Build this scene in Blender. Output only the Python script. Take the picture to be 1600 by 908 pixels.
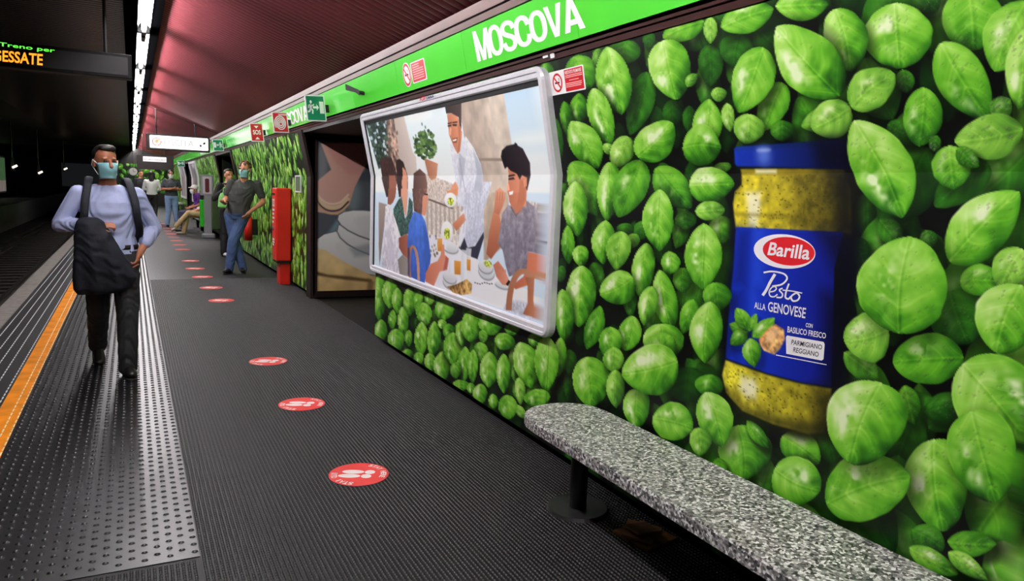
import bpy, bmesh, math, random
import numpy as np
from mathutils import Vector, Matrix, Euler

for o in list(bpy.data.objects): bpy.data.objects.remove(o)
SC = bpy.context.scene
COL = SC.collection
random.seed(7); RNG = np.random.default_rng(7)

# ------------------------------------------------------------------ camera
F = 1130.0                       # focal length in pixels of the 1600x908 frame
def _n(v): v = np.array(v, float); return v/np.linalg.norm(v)
_dY = _n([(205-800)/F, (454-278)/F, -1]); _up = _n(np.cross([1, -.04, 0], _dY))
if _up[1] < 0: _up = -_up
RM = np.array([np.cross(_dY, _up), _dY, _up])
CAM = np.array([0, 0, 1.5])
cd = bpy.data.cameras.new('camera'); cam = bpy.data.objects.new('camera', cd); COL.objects.link(cam)
cd.sensor_width = 36; cd.lens = F/1600*36; cd.clip_start = .05; cd.clip_end = 300
M4 = Matrix([list(RM[i])+[CAM[i]] for i in range(3)]+[[0, 0, 0, 1]])
cam.matrix_world = M4
SC.camera = cam

# ------------------------------------------------------------------ world and exposure
w = bpy.data.worlds.new('world'); SC.world = w; w.use_nodes = True
w.node_tree.nodes['Background'].inputs[0].default_value = (.6, .65, .75, 1)
w.node_tree.nodes['Background'].inputs[1].default_value = .012
SC.view_settings.view_transform = 'Standard'; SC.view_settings.look = 'None'
SC.view_settings.gamma = 1; SC.view_settings.use_curve_mapping = False
SC.view_settings.exposure = 0.0
TUBE_STRENGTH = 134.0             # the fluorescent tubes are the light of the place

# ------------------------------------------------------------------ small tools
def lin(c):
    c = np.asarray(c, float)
    return np.where(c <= .04045, c/12.92, ((np.maximum(c, 0)+.055)/1.055)**2.4)
def rgb(r, g, b): return tuple(lin(np.array([r, g, b])/255.0))
MATS = {}
def mat(name, col, rough=.5, metal=0.0, emit=0.0, noise=0.0, scale=8.0, bump=0.0, bscale=60.0, coat=0.0, stretch=None, spec=None):
    if name in MATS: return MATS[name]
    m = bpy.data.materials.new(name); m.use_nodes = True; nt = m.node_tree; p = nt.nodes['Principled BSDF']
    c = rgb(*col)
    p.inputs['Base Color'].default_value = (*c, 1); p.inputs['Roughness'].default_value = rough; p.inputs['Metallic'].default_value = metal
    if coat: p.inputs['Coat Weight'].default_value = coat; p.inputs['Coat Roughness'].default_value = .12
    if spec is not None: p.inputs['Specular IOR Level'].default_value = spec
    if emit:
        p.inputs['Emission Color'].default_value = (*c, 1); p.inputs['Emission Strength'].default_value = emit
    if noise or bump:
        tc = nt.nodes.new('ShaderNodeTexCoord'); mp = nt.nodes.new('ShaderNodeMapping'); nt.links.new(tc.outputs['Object'], mp.inputs[0])
        if stretch: mp.inputs['Scale'].default_value = stretch
    if noise:
        n = nt.nodes.new('ShaderNodeTexNoise'); n.inputs['Scale'].default_value = scale; n.inputs['Detail'].default_value = 6
        nt.links.new(mp.outputs[0], n.inputs['Vector'])
        r = nt.nodes.new('ShaderNodeMapRange'); r.inputs[3].default_value = 1-noise; r.inputs[4].default_value = 1+noise
        r.inputs[1].default_value = .3; r.inputs[2].default_value = .7
        nt.links.new(n.outputs['Fac'], r.inputs[0])
        mx = nt.nodes.new('ShaderNodeVectorMath'); mx.operation = 'SCALE'; mx.inputs[0].default_value = c
        nt.links.new(r.outputs[0], mx.inputs['Scale']); nt.links.new(mx.outputs[0], p.inputs['Base Color'])
    if bump:
        n2 = nt.nodes.new('ShaderNodeTexNoise'); n2.inputs['Scale'].default_value = bscale; n2.inputs['Detail'].default_value = 4
        nt.links.new(mp.outputs[0], n2.inputs['Vector'])
        b = nt.nodes.new('ShaderNodeBump'); b.inputs['Strength'].default_value = bump; b.inputs['Distance'].default_value = .01
        nt.links.new(n2.outputs['Fac'], b.inputs['Height']); nt.links.new(b.outputs[0], p.inputs['Normal'])
    MATS[name] = m
    return m
def print_mat():
    if 'print' in MATS: return MATS['print']
    m = bpy.data.materials.new('printed_film'); m.use_nodes = True; nt = m.node_tree; p = nt.nodes['Principled BSDF']
    a = nt.nodes.new('ShaderNodeVertexColor'); a.layer_name = 'Col'
    nt.links.new(a.outputs['Color'], p.inputs['Base Color'])
    p.inputs['Roughness'].default_value = .38; p.inputs['Specular IOR Level'].default_value = .2
    MATS['print'] = m
    return m
def obj(name, me, m=None, parent=None, smooth=False):
    if isinstance(me, bmesh.types.BMesh):
        d = bpy.data.meshes.new(name); me.to_mesh(d); me.free(); me = d
    if m is not None and len(me.materials) == 0: me.materials.append(m)
    if smooth: me.polygons.foreach_set('use_smooth', [True]*len(me.polygons))
    o = bpy.data.objects.new(name, me); COL.objects.link(o)
    if parent is not None: o.parent = parent
    return o
def tag(o, label=None, cat=None, group=None, kind=None):
    if label: o['label'] = label
    if cat: o['category'] = cat
    if group: o['group'] = group
    if kind: o['kind'] = kind
    return o
def thing(name, label, cat, loc=(0, 0, 0), rz=0, group=None):
    o = bpy.data.objects.new(name, None); COL.objects.link(o); o.location = loc; o.rotation_euler = (0, 0, rz); o.empty_display_size = .1
    return tag(o, label, cat, group)
def box(bm, lo, hi, M=None, bev=0.0):
    t = bmesh.new(); bmesh.ops.create_cube(t, size=1)
    lo = Vector(lo); hi = Vector(hi); c = (lo+hi)/2; s = hi-lo
    for v in t.verts: v.co = Vector((v.co.x*s.x+c.x, v.co.y*s.y+c.y, v.co.z*s.z+c.z))
    if bev: bmesh.ops.bevel(t, geom=t.edges[:], offset=bev, segments=2, affect='EDGES', profile=.5)
    if M is not None: bmesh.ops.transform(t, matrix=M, verts=t.verts[:])
    merge(bm, t)
def merge(bm, t):
    d = bpy.data.meshes.new('tmp'); t.to_mesh(d); t.free(); bm.from_mesh(d); bpy.data.meshes.remove(d)
def boxm(lo, hi, bev=0.0, M=None):
    bm = bmesh.new(); box(bm, lo, hi, M, bev); return bm
def cyl(bm, a, b, r1, r2=None, n=16, caps=True):
    a = Vector(a); b = Vector(b); r2 = r1 if r2 is None else r2; d = (b-a)
    t = bmesh.new(); bmesh.ops.create_cone(t, cap_ends=caps, segments=n, radius1=r1, radius2=r2, depth=d.length)
    q = d.to_track_quat('Z', 'Y').to_matrix().to_4x4()
    bmesh.ops.transform(t, matrix=Matrix.Translation((a+b)/2) @ q, verts=t.verts[:]); merge(bm, t)
def cylm(a, b, r1, r2=None, n=16):
    bm = bmesh.new(); cyl(bm, a, b, r1, r2, n); return bm
def prism(pts, h, M=None):
    """a flat outline (x, y) raised by h along z"""
    bm = bmesh.new(); vs = [bm.verts.new((x, y, 0)) for x, y in pts]; f = bm.faces.new(vs)
    if f.normal.z < 0: f.normal_flip()
    r = bmesh.ops.extrude_face_region(bm, geom=[f])
    for v in r['geom']:
        if isinstance(v, bmesh.types.BMVert): v.co.z += h
    bmesh.ops.recalc_face_normals(bm, faces=bm.faces[:])
    if M is not None: bmesh.ops.transform(bm, matrix=M, verts=bm.verts[:])
    return bm
def frame(o, ux, uy):
    ux = Vector(ux).normalized(); uy = Vector(uy).normalized(); uz = ux.cross(uy)
    return Matrix(((ux.x, uy.x, uz.x, o[0]), (ux.y, uy.y, uz.y, o[1]), (ux.z, uy.z, uz.z, o[2]), (0, 0, 0, 1)))
def npmesh(name, V, Fq):
    """fast mesh of equal-sized faces"""
    V = np.asarray(V, np.float32); Fq = np.asarray(Fq, np.int32); k = Fq.shape[1]
    me = bpy.data.meshes.new(name); me.vertices.add(len(V)); me.vertices.foreach_set('co', V.ravel())
    me.loops.add(Fq.size); me.loops.foreach_set('vertex_index', Fq.ravel())
    me.polygons.add(len(Fq)); me.polygons.foreach_set('loop_start', np.arange(0, Fq.size, k, dtype=np.int32))
    me.update(calc_edges=True); me.validate()
    return me
def pads(name, centres, sx, sy, h, top=.6, z0=0.0):
    """many little truncated pyramids as one mesh; centres (n,2)"""
    c = np.asarray(centres, float); n = len(c)
    q = np.array([[-1, -1], [1, -1], [1, 1], [-1, 1]])/2
    lo = np.concatenate([q*[sx, sy], np.zeros((4, 1))], 1); hi = np.concatenate([q*[sx*top, sy*top], np.full((4, 1), h)], 1)
    T = np.concatenate([lo, hi]); V = np.zeros((n, 8, 3)); V[:, :, :2] = c[:, None, :]; V[:, :, 2] = z0; V += T[None]
    f = np.array([[4, 5, 6, 7], [0, 1, 5, 4], [1, 2, 6, 5], [2, 3, 7, 6], [3, 0, 4, 7]])
    Fq = (f[None]+(np.arange(n)*8)[:, None, None]).reshape(-1, 4)
    return npmesh(name, V.reshape(-1, 3), Fq)

# pixel of the photograph -> the point of a given plane that it shows (for tracing prints onto their surface)
def ray(x, y): return RM @ np.array([(x-800)/F, (454-y)/F, -1.0])
XW, ZK, TL = 2.1, 1.61, .2126        # wall plane, height of the bend, lean of the upper half
def wx(z): return XW-np.maximum(np.asarray(z, float)-ZK, 0)*TL
def wallpt(x, y, off=0.0):
    d = ray(x, y); t = (XW-off)/d[0]; z = CAM[2]+t*d[2]
    if z > ZK:
        t = (XW-off-(CAM[2]-ZK)*TL)/(d[0]+d[2]*TL); z = CAM[2]+t*d[2]
    return np.array([t*d[1], z])
def ypt(x, y, Y):
    d = ray(x, y); t = Y/d[1]; return np.array([t*d[0], CAM[2]+t*d[2]])

# ------------------------------------------------------------------ lettering
def text_verts(s, bold=0.0, spacing=1.0, res=3):
    cu = bpy.data.curves.new('t', 'FONT'); cu.body = s; cu.size = 1; cu.offset = bold; cu.space_character = spacing; cu.resolution_u = res
    o = bpy.data.objects.new('t', cu); COL.objects.link(o)
    bpy.context.view_layer.update()
    me = bpy.data.meshes.new_from_object(o.evaluated_get(bpy.context.evaluated_depsgraph_get()))
    V = np.array([v.co[:] for v in me.vertices]); Fs = [list(p.vertices) for p in me.polygons]
    bpy.data.objects.remove(o); bpy.data.curves.remove(cu); bpy.data.meshes.remove(me)
    V = V[:, :2]; lo = V.min(0); hi = V.max(0)
    return (V-lo)/(hi-lo), Fs
def flat(name, V3, Fs, m, parent):
    me = bpy.data.meshes.new(name); me.from_pydata([tuple(v) for v in V3], [], Fs); me.update()
    return obj(name, me, m, parent)
def bil(V, q):
    q = [np.asarray(p, float) for p in q]; u = V[:, :1]; v = V[:, 1:2]
    return (1-u)*(1-v)*q[0]+u*(1-v)*q[1]+u*v*q[2]+(1-u)*v*q[3]
def wall3(P, off):
    P = np.asarray(P); return np.stack([wx(P[:, 1])-off, P[:, 0], P[:, 1]], 1)
def wall_text(s, quad, off, m, parent, bold=0.0, spacing=1.0, name='lettering'):
    """quad: the four corners (bl, br, tr, tl) in the photograph"""
    V, Fs = text_verts(s, bold, spacing); P = bil(V, [wallpt(*p, off) for p in quad])
    return flat(name, wall3(P, off), Fs, m, parent)
def plane_text(s, M, x0, y0, w_, h_, m, parent, bold=0.0, name='lettering', lift=.002):
    """text in the box (x0, y0, w_, h_) of the plane of matrix M"""
    V, Fs = text_verts(s, bold); P = [M @ Vector((x0+u*w_, y0+v*h_, lift)) for u, v in V]
    return flat(name, [p[:] for p in P], Fs, m, parent)
def poly_on(name, pts, to3, m, parent, off):
    """flat printed outline; pts in surface coordinates"""
    V3 = to3(np.array(pts), off); me = bpy.data.meshes.new(name)
    from mathutils.geometry import tessellate_polygon
    tri = tessellate_polygon([[Vector((p[0], p[1], 0)) for p in pts]])
    me.from_pydata([tuple(v) for v in V3], [], [list(t) for t in tri]); me.update()
    return obj(name, me, m, parent)
def stroke(pts, wd):
    """outline polygon of a pen stroke"""
    P = np.array(pts, float); d = np.gradient(P, axis=0); nrm = np.stack([-d[:, 1], d[:, 0]], 1); nrm /= np.linalg.norm(nrm, axis=1, keepdims=True)+1e-9
    wd = np.broadcast_to(np.asarray(wd, float), (len(P),))[:, None]/2
    return np.concatenate([P+nrm*wd, (P-nrm*wd)[::-1]])
def smooth_path(pts, n=40):
    P = np.array(pts, float); P = np.concatenate([[2*P[0]-P[1]], P, [2*P[-1]-P[-2]]]); out = []
    k = len(P)-3
    for t in np.linspace(0, k-1e-6, n):
        i = int(t); u = t-i; a, b, c, d = P[i:i+4]
        out.append(.5*(2*b+(c-a)*u+(2*a-5*b+4*c-d)*u*u+(3*b-a-3*c+d)*u**3))
    return np.array(out)

# ------------------------------------------------------------------ print canvas: colours painted on the grid of a printed film
def vnoise(Y, Z, sc, seed):
    r = np.random.default_rng(seed); g = r.random((64, 64)); a = (Y*sc) % 63; b = (Z*sc) % 63
    i = a.astype(int); j = b.astype(int); u = a-i; v = b-j; u = u*u*(3-2*u); v = v*v*(3-2*v)
    return g[i, j]*(1-u)*(1-v)+g[i+1, j]*u*(1-v)+g[i, j+1]*(1-u)*v+g[i+1, j+1]*u*v
class Canvas:
    def __init__(s, U, V, bg):
        s.U = np.asarray(U, float); s.V = np.asarray(V, float); s.img = np.zeros((len(V), len(U), 3)); s.img[:] = np.array(bg)/255
    def win(s, lo, hi):
        i0, i1 = np.searchsorted(s.U, [lo[0], hi[0]]); j0, j1 = np.searchsorted(s.V, [lo[1], hi[1]])
        return slice(max(j0-1, 0), j1+1), slice(max(i0-1, 0), i1+1)
    def grid(s, w_): return np.meshgrid(s.U[w_[1]], s.V[w_[0]])
    def put(s, w_, a, c):
        c = np.asarray(c); s.img[w_] = s.img[w_]*(1-a[..., None])+c*a[..., None]
    def poly(s, pts, c, soft=.006, c2=None, ang=90, tex=0.0, tsc=60, alpha=1.0):
        """soft-edged outline; c2: second colour at the other end along the angle ang"""
        P = np.array(pts, float); lo = P.min(0)-soft*2; hi = P.max(0)+soft*2; w_ = s.win(lo, hi); X, Y = s.grid(w_)
        if X.size == 0: return
        ins = np.zeros(X.shape, bool); dist = np.full(X.shape, 1e9); Q = np.roll(P, -1, 0)
        for (ax, ay), (bx, by) in zip(P, Q):
            dx, dy = bx-ax, by-ay; L = dx*dx+dy*dy+1e-12; t = np.clip(((X-ax)*dx+(Y-ay)*dy)/L, 0, 1)
            dist = np.minimum(dist, (X-ax-t*dx)**2+(Y-ay-t*dy)**2)
            cr = ((ay > Y) != (by > Y)) & (X < (bx-ax)*(Y-ay)/((by-ay) if abs(by-ay) > 1e-12 else 1e-12)+ax); ins ^= cr
        sd = np.sqrt(dist)*np.where(ins, 1, -1); a = np.clip(.5+sd/(2*soft), 0, 1); a = a*a*(3-2*a)*alpha
        col = np.zeros(X.shape+(3,)); col[:] = np.array(c)/255
        if c2 is not None:
            r = math.radians(ang); g = X*math.cos(r)+Y*math.sin(r); pr = P[:, 0]*math.cos(r)+P[:, 1]*math.sin(r)
            g = np.clip((g-pr.min())/(np.ptp(pr)+1e-9), 0, 1)[..., None]; col = col*(1-g)+np.array(c2)/255*g
        if tex: col = col*(1+tex*(vnoise(X, Y, tsc, 3)+.5*vnoise(X, Y, tsc*2.3, 4)-.75)[..., None]*2)
        s.put(w_, a, np.clip(col, 0, 1))
    def ell(s, c, rx, ry, col, soft=.006, rot=0.0, c2=None, ang=90, tex=0.0, tsc=60, alpha=1.0):
        t = np.linspace(0, 2*math.pi, 22)[:-1]; r = math.radians(rot)
        p = np.stack([np.cos(t)*rx, np.sin(t)*ry], 1); p = p @ np.array([[math.cos(r), math.sin(r)], [-math.sin(r), math.cos(r)]])+np.array(c)
        s.poly(p, col, soft, c2, ang, tex, tsc, alpha)
    def leaf(s, base, tip, side, tone=1.0, pale=0.0, seed=0, soft=.004, drops=0, shadow=.6, blunt=.5):
        """base, tip: ends of the midrib; side: half-width vector"""
        base = np.array(base, float); tip = np.array(tip, float); B = np.array(side, float); A = tip-base; cen = (base+tip)/2
        ext = np.abs(A)/2*1.12+np.abs(B)*1.12
        rs = np.random.default_rng(seed)
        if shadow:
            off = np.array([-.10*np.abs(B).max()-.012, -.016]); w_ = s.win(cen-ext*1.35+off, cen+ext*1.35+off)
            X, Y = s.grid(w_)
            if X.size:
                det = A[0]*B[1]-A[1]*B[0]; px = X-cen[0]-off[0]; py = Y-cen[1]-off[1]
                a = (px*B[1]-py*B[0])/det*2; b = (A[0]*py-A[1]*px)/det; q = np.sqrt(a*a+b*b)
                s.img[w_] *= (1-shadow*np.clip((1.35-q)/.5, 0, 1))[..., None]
        w_ = s.win(cen-ext, cen+ext); X, Y = s.grid(w_)
        if X.size == 0: return
        det = A[0]*B[1]-A[1]*B[0]; px = X-base[0]; py = Y-base[1]
        u = (px*B[1]-py*B[0])/det; b = (A[0]*py-A[1]*px)/det
        b = b-.14*rs.uniform(-1, 1)*np.sin(np.clip(u, 0, 1)*math.pi)
        uc = np.clip(u, 1e-4, 1-1e-4)
        prof = (np.sin(math.pi*uc**(.78+.22*rs.random())))**(.80-.28*blunt)
        prof = prof*(1+.05*(vnoise(u*3, b*0+seed % 7, 3, seed % 97)-.5))
        bb = b/np.maximum(prof, 1e-3); hw = np.linalg.norm(B)
        a = np.clip((1-np.abs(bb))*prof*hw/soft, 0, 1)*((u > 0) & (u < 1))
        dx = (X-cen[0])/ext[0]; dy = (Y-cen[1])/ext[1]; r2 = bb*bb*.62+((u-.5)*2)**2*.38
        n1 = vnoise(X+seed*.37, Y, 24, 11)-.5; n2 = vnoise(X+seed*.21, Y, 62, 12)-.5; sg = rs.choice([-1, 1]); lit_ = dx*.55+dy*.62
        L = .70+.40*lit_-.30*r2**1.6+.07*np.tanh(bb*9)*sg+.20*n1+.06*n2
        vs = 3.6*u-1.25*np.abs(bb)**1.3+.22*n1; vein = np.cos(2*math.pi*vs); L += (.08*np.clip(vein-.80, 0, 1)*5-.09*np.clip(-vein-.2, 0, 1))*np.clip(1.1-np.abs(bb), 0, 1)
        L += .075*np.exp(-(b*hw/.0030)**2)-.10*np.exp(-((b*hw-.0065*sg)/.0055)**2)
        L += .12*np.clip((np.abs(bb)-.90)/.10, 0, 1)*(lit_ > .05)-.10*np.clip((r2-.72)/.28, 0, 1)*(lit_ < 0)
        T = L*tone
        ks = [0, .20, .40, .60, .80, 1.0, 1.25]; rr = [3, 14, 46, 96, 144, 188, 236]; gg = [10, 50, 112, 174, 210, 232, 250]; bl = [5, 12, 22, 38, 72, 124, 206]
        col = np.stack([np.interp(T, ks, rr), np.interp(T, ks, gg), np.interp(T, ks, bl)], -1)/255
        h0 = rs.uniform(.28, .5)*(-1 if ((B[0]*.55+B[1]*.62) < 0) else 1); hu = rs.uniform(.35, .62)
        sp = np.exp(-(((bb-h0)/.24)**2+((u-hu)/.22)**2))*(.62+2.2*n1+1.2*n2)*np.clip(tone-.45, 0, .7)*1.65
        sp = np.clip(sp, 0, .85)[..., None]; col = col*(1-sp)+np.array([.93, .98, .82])*sp
        if pale: col = col*(1-.32*pale)+np.array([.80, .93, .50])*.32*pale*np.clip(T+.2, 0, 1)[..., None]
        s.put(w_, a, col)
        for _ in range(drops):
            uu = rs.uniform(.12, .9); vv = rs.uniform(-.75, .75)*math.sin(math.pi*uu)**.6; c = base+A*uu+B*vv; r = rs.uniform(.0028, .0068)
            w2 = s.win(c-r*1.6, c+r*1.6); X2, Y2 = s.grid(w2)
            if X2.size == 0: continue
            d = np.hypot(X2-c[0], Y2-c[1])/r; al = np.clip((1.15-d)*2.5, 0, 1)*.75; sh = ((X2-c[0])+(Y2-c[1]))/r
            s.img[w2] = np.clip(s.img[w2]*(1-al[..., None])+np.clip(s.img[w2]*(.86-.22*sh[..., None])+.20*np.clip(sh-.35, 0, 1)[..., None]*1.6, 0, 1)*al[..., None], 0, 1)
    def mesh(s, name, to3, gain=1.0):
        U, V = np.meshgrid(s.U, s.V); P = np.stack([U.ravel(), V.ravel()], 1); V3 = to3(P); nu, nv = len(s.U), len(s.V)
        i = np.arange(nu*nv).reshape(nv, nu); q = np.stack([i[:-1, :-1], i[:-1, 1:], i[1:, 1:], i[1:, :-1]], -1).reshape(-1, 4)
        me = npmesh(name, V3, q)
        a = me.color_attributes.new('Col', 'FLOAT_COLOR', 'POINT')
        c = np.ones((nu*nv, 4), np.float32); c[:, :3] = lin(np.clip(s.img.reshape(-1, 3), 0, 1))*gain
        a.data.foreach_set('color', c.ravel())
        me.materials.append(print_mat())
        return me
    def cut(s, i0, i1, j0, j1):
        c = Canvas(s.U[i0:i1], s.V[j0:j1], (0, 0, 0)); c.img = s.img[j0:j1, i0:i1]; return c

# ================================================================== STRUCTURE
Y0, Y1 = -3.0, 46.0
DARK = mat('dark_brown_metal', (38, 22, 20), .45, .3, noise=.15, scale=14)
TRIM = mat('brown_anodised_rail', (92, 62, 58), .32, .55, noise=.12, scale=9, stretch=(4, .4, 4))
BLACK = mat('black_paint', (14, 13, 14), .5)
RUBBER = mat('black_rubber', (11, 11, 12), .55, noise=.28, scale=3.0, bump=.15, bscale=240, spec=.3)
RIBM = mat('ribbed_rubber', (21, 21, 22), .48, noise=.25, scale=2.2, spec=.30)
STUDR = mat('studded_rubber', (19, 19, 22), .36, noise=.18, scale=3.5, spec=.55)
CONC = mat('platform_edge_stone', (128, 120, 116), .8, noise=.22, scale=11, bump=.3)

floor = tag(obj('floor', boxm((-1.16, Y0, -1.15), (6.5, Y1, 0)), RUBBER), kind='structure')
def part(name, bm, m, parent, smooth=False): return obj(name, bm, m, parent, smooth)
# ribbed rubber: every rib is a row of small raised bars; far away they close up into lines
xs = np.arange(.218, 2.17, .020)
c1 = np.stack(np.meshgrid(xs, np.arange(1.2, 12.0, .0195)), -1).reshape(-1, 2)
c2 = np.stack(np.meshgrid(np.arange(-.62, .2, .020), np.arange(1.2, 2.97, .0195)), -1).reshape(-1, 2)
tag(obj('raised_rib_pattern', pads('ribs', np.concatenate([c1, c2]), .0125, .0155, .0042, .6), RIBM, floor), kind='stuff')
nb = len(xs); seg = np.array([[x, 12.0+17] for x in xs])
tag(obj('rib_line', pads('rib_lines', seg, .0125, 34.0, .0042, .6), RIBM, floor), kind='stuff')
# studded walkway beside the yellow line
part('studded_strip', boxm((-.655, 2.985, 0), (.205, Y1, .0035)), STUDR, floor)
st = [(x, y) for i, x in enumerate(np.arange(-.63, .19, .0455)) for y in np.arange(3.03+(i % 2)*.034, 26, .068)]
def studs(name, C, rx, ry, h, z0, n=8):
    C = np.array(C); a = np.linspace(0, 2*math.pi, n, endpoint=False); ring = np.stack([np.cos(a), np.sin(a)], 1)
    T = np.concatenate([np.c_[ring*[rx, ry], np.zeros(n)], np.c_[ring*[rx*.62, ry*.62], np.full(n, h*.8)], [[0, 0, h]]])
    V = np.repeat(T[None], len(C), 0); V[:, :, :2] += C[:, None, :]; V[:, :, 2] += z0
    f = [[i, (i+1) % n, n+(i+1) % n, n+i] for i in range(n)]; g = [[n+i, n+(i+1) % n, 2*n, 2*n] for i in range(n)]
    tri = []
    for q in f: tri += [[q[0], q[1], q[2]], [q[0], q[2], q[3]]]
    for q in g: tri.append(q[:3])
    tri = np.array(tri); Fq = (tri[None]+(np.arange(len(C))*(2*n+1))[:, None, None]).reshape(-1, 3)
    return npmesh(name, V.reshape(-1, 3), Fq)
tag(obj('raised_stud_pattern', studs('studs', st, .0135, .0085, .0075, .0035), STUDR, floor, True), kind='stuff')
YEL = mat('yellow_safety_line', (240, 142, 8), .7, noise=.2, scale=7, spec=.15)
YDASH = mat('pale_yellow_dash', (240, 214, 158), .5); WDASH = mat('rib_reflection_grey', (196, 198, 204), .45)
tag(part('yellow_line_strip', boxm((-.785, Y0, 0), (-.655, Y1, .004)), YEL, floor))
for x in (-.705, -.661):  # pale raised dashes along the yellow strip
    tag(obj('dash_row', pads('dash', [(x, y) for y in np.arange(2, 30, .085)], .008, .058, .003, .8, .004), YDASH, floor), kind='stuff')
for x in (-1.118, -1.039, -.965, -.888, -.805):  # thin edge ribs; their reflections are put into the light grey colour
    tag(obj('dash_row', pads('dash', [(x, y) for y in np.arange(2, 34, .085)], .008, .055, .004, .8, 0), WDASH, floor), kind='stuff')
for k in range(20):                                         # coping stones of the platform edge
    part('coping_stone', boxm((-1.345, Y0+k*2.45+.006, -.14), (-1.165, Y0+(k+1)*2.45-.006, .006), .006), CONC, floor)

# track bed
TRK = mat('track_ballast', (26, 23, 21), .9, noise=.5, scale=24, bump=.8, bscale=50)
bed = tag(obj('track_bed', boxm((-5.2, Y0, -1.35), (-1.16, 120, -1.15)), TRK), kind='structure')
SLP = mat('sleeper_wood', (46, 40, 36), .85, noise=.3, scale=12); RAIL = mat('rail_steel', (70, 62, 58), .35, .8)
sm = None
for k in range(70):
    b = boxm((-4.25, -.11, -1.15), (-1.75, .11, -1.04), .01)
    if sm is None: o = obj('sleeper', b, SLP, bed); sm = o.data
    else: b.free(); o = obj('sleeper', sm, None, bed)
    o.location = (0, 4+k*.62, 0)
for x in (-3.72, -2.28):
    bm = bmesh.new(); box(bm, (x-.06, Y0, -1.04), (x+.06, 110, -1.02)); box(bm, (x-.012, Y0, -1.03), (x+.012, 110, -.91)); box(bm, (x-.034, Y0, -.92), (x+.034, 110, -.88), None, .006)
    obj('rail', bm, RAIL, bed)
lit = thing('litter_scrap', 'pale crumpled strip of litter lying beside the track', 'litter', (-4.7, 27.6, -1.15))
bm = bmesh.new()
for i in range(9):
    a = Vector((i*.16-.6, i*.03, .16+.05*math.sin(i*1.9))); b_ = Vector(((i+1)*.16-.6, (i+1)*.03, .16+.05*math.sin((i+1)*1.9))); cyl(bm, a, b_, .05, .045, 8)
obj('strip', bm, mat('litter_paper', (226, 216, 200), .8), lit)

# far side of the tracks: platform, wall, vault
WALLD = mat('dark_concrete', (20, 18, 18), .85, noise=.3, scale=2)  # near-black concrete, tone mottled at random
tag(obj('floor_opposite', boxm((-8.6, 10, -1.15), (-5.2, 120, 0)), mat('opposite_platform', (120, 118, 120), .5, noise=.15, scale=3)), kind='structure')
bm = bmesh.new(); box(bm, (-8.9, 4, 0), (-8.6, 120, 4)); box(bm, (-5.26, 4, -1.15), (-5.2, 10, 0)); tag(obj('wall_opposite', bm, WALLD), kind='structure')
for k, (x, y) in enumerate([(-5.6, 16), (-5.6, 21), (-5.6, 26), (-5.6, 31), (-5.6, 36)]):
    bm = bmesh.new(); prof = [(0, 0), (.5, 0), (.42, 2.0), (.15, 2.9), (-.5, 3.4), (-.9, 3.4), (-.35, 2.7), (0, 1.9)]
    bm = prism(prof, .6, frame((x, y, 0), (1, 0, 0), (0, 0, 1)))
    tag(obj('arched_rib_%d' % 0 if False else 'trim_%d' % (11+k), bm, mat('tunnel_rib', (30, 30, 34), .35, .2)), kind='structure')

# ceiling: sloping slatted soffit on the wall side, flat slatted soffit over the tracks
def cz(x): return 2.605+.348*(1.85-x)
ceil = bmesh.new()
Mx = frame((0, Y0, 0), (1, 0, 0), (0, 0, 1))
bm = prism([(.30, cz(.30)+.05), (1.95, cz(1.95)+.05), (1.95, cz(1.95)+.16), (.30, cz(.30)+.16)], -(Y1-Y0), Mx)
ceiling = tag(obj('ceiling', bm, BLACK), kind='structure')
SLAT = mat('ceiling_slat_lacquer', (140, 68, 76), .28, .35, noise=.10, scale=3, stretch=(.6, 6, .6))
def slat_mesh(x0, x1, z0, z1, wd):
    V = []; n = 9
    for (x, z) in ((x0, z0), (x1, z1)):
        for i in range(n):
            t = i/(n-1)*2-1; V.append((x, t*wd/2, z+(.016*(abs(t)**2.2))))
    Fs = [[i, i+1, n+i+1, n+i] for i in range(n-1)]
    me = bpy.data.meshes.new('slat'); me.from_pydata(V, [], Fs); me.polygons.foreach_set('use_smooth', [True]*len(Fs)); me.materials.append(SLAT); return me
sl = slat_mesh(.31, 1.87, cz(.31), cz(1.87), .088); PIT = .10
ys = np.arange(2.0, 22.0, PIT)
for y in ys:
    o = obj('slat', sl, None, ceiling); o.location = (0, float(y), 0)
bm = bmesh.new()
for y in list(np.arange(Y0, 2.0, PIT))+list(np.arange(22.0, Y1, PIT)):
    t = bmesh.new(); t.from_mesh(sl); bmesh.ops.translate(t, verts=t.verts[:], vec=(0, y, 0)); merge(bm, t)
tag(obj('far_slats', bm, SLAT, ceiling), kind='stuff')
for y in (18.6, 30.5, 40.5):                                # cross joints
    obj('cross_joint', prism([(.30, cz(.30)-.012), (1.9, cz(1.9)-.012), (1.9, cz(1.9)+.05), (.30, cz(.30)+.05)], -.05, frame((0, y, 0), (1, 0, 0), (0, 0, 1))), BLACK, ceiling)
ceil2 = tag(obj('ceiling_track', boxm((-9, Y0, 3.20), (-.02, 120, 3.35)), mat('dark_soffit', (16, 12, 12), .5)), kind='structure')
bm = bmesh.new()
for y in np.arange(3, 40, .10): box(bm, (-2.6, y, 3.178), (-.03, y+.075, 3.20))
tag(obj('soffit_slats', bm, mat('dark_red_slat', (40, 20, 20), .34, .3), ceil2), kind='stuff')

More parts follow.
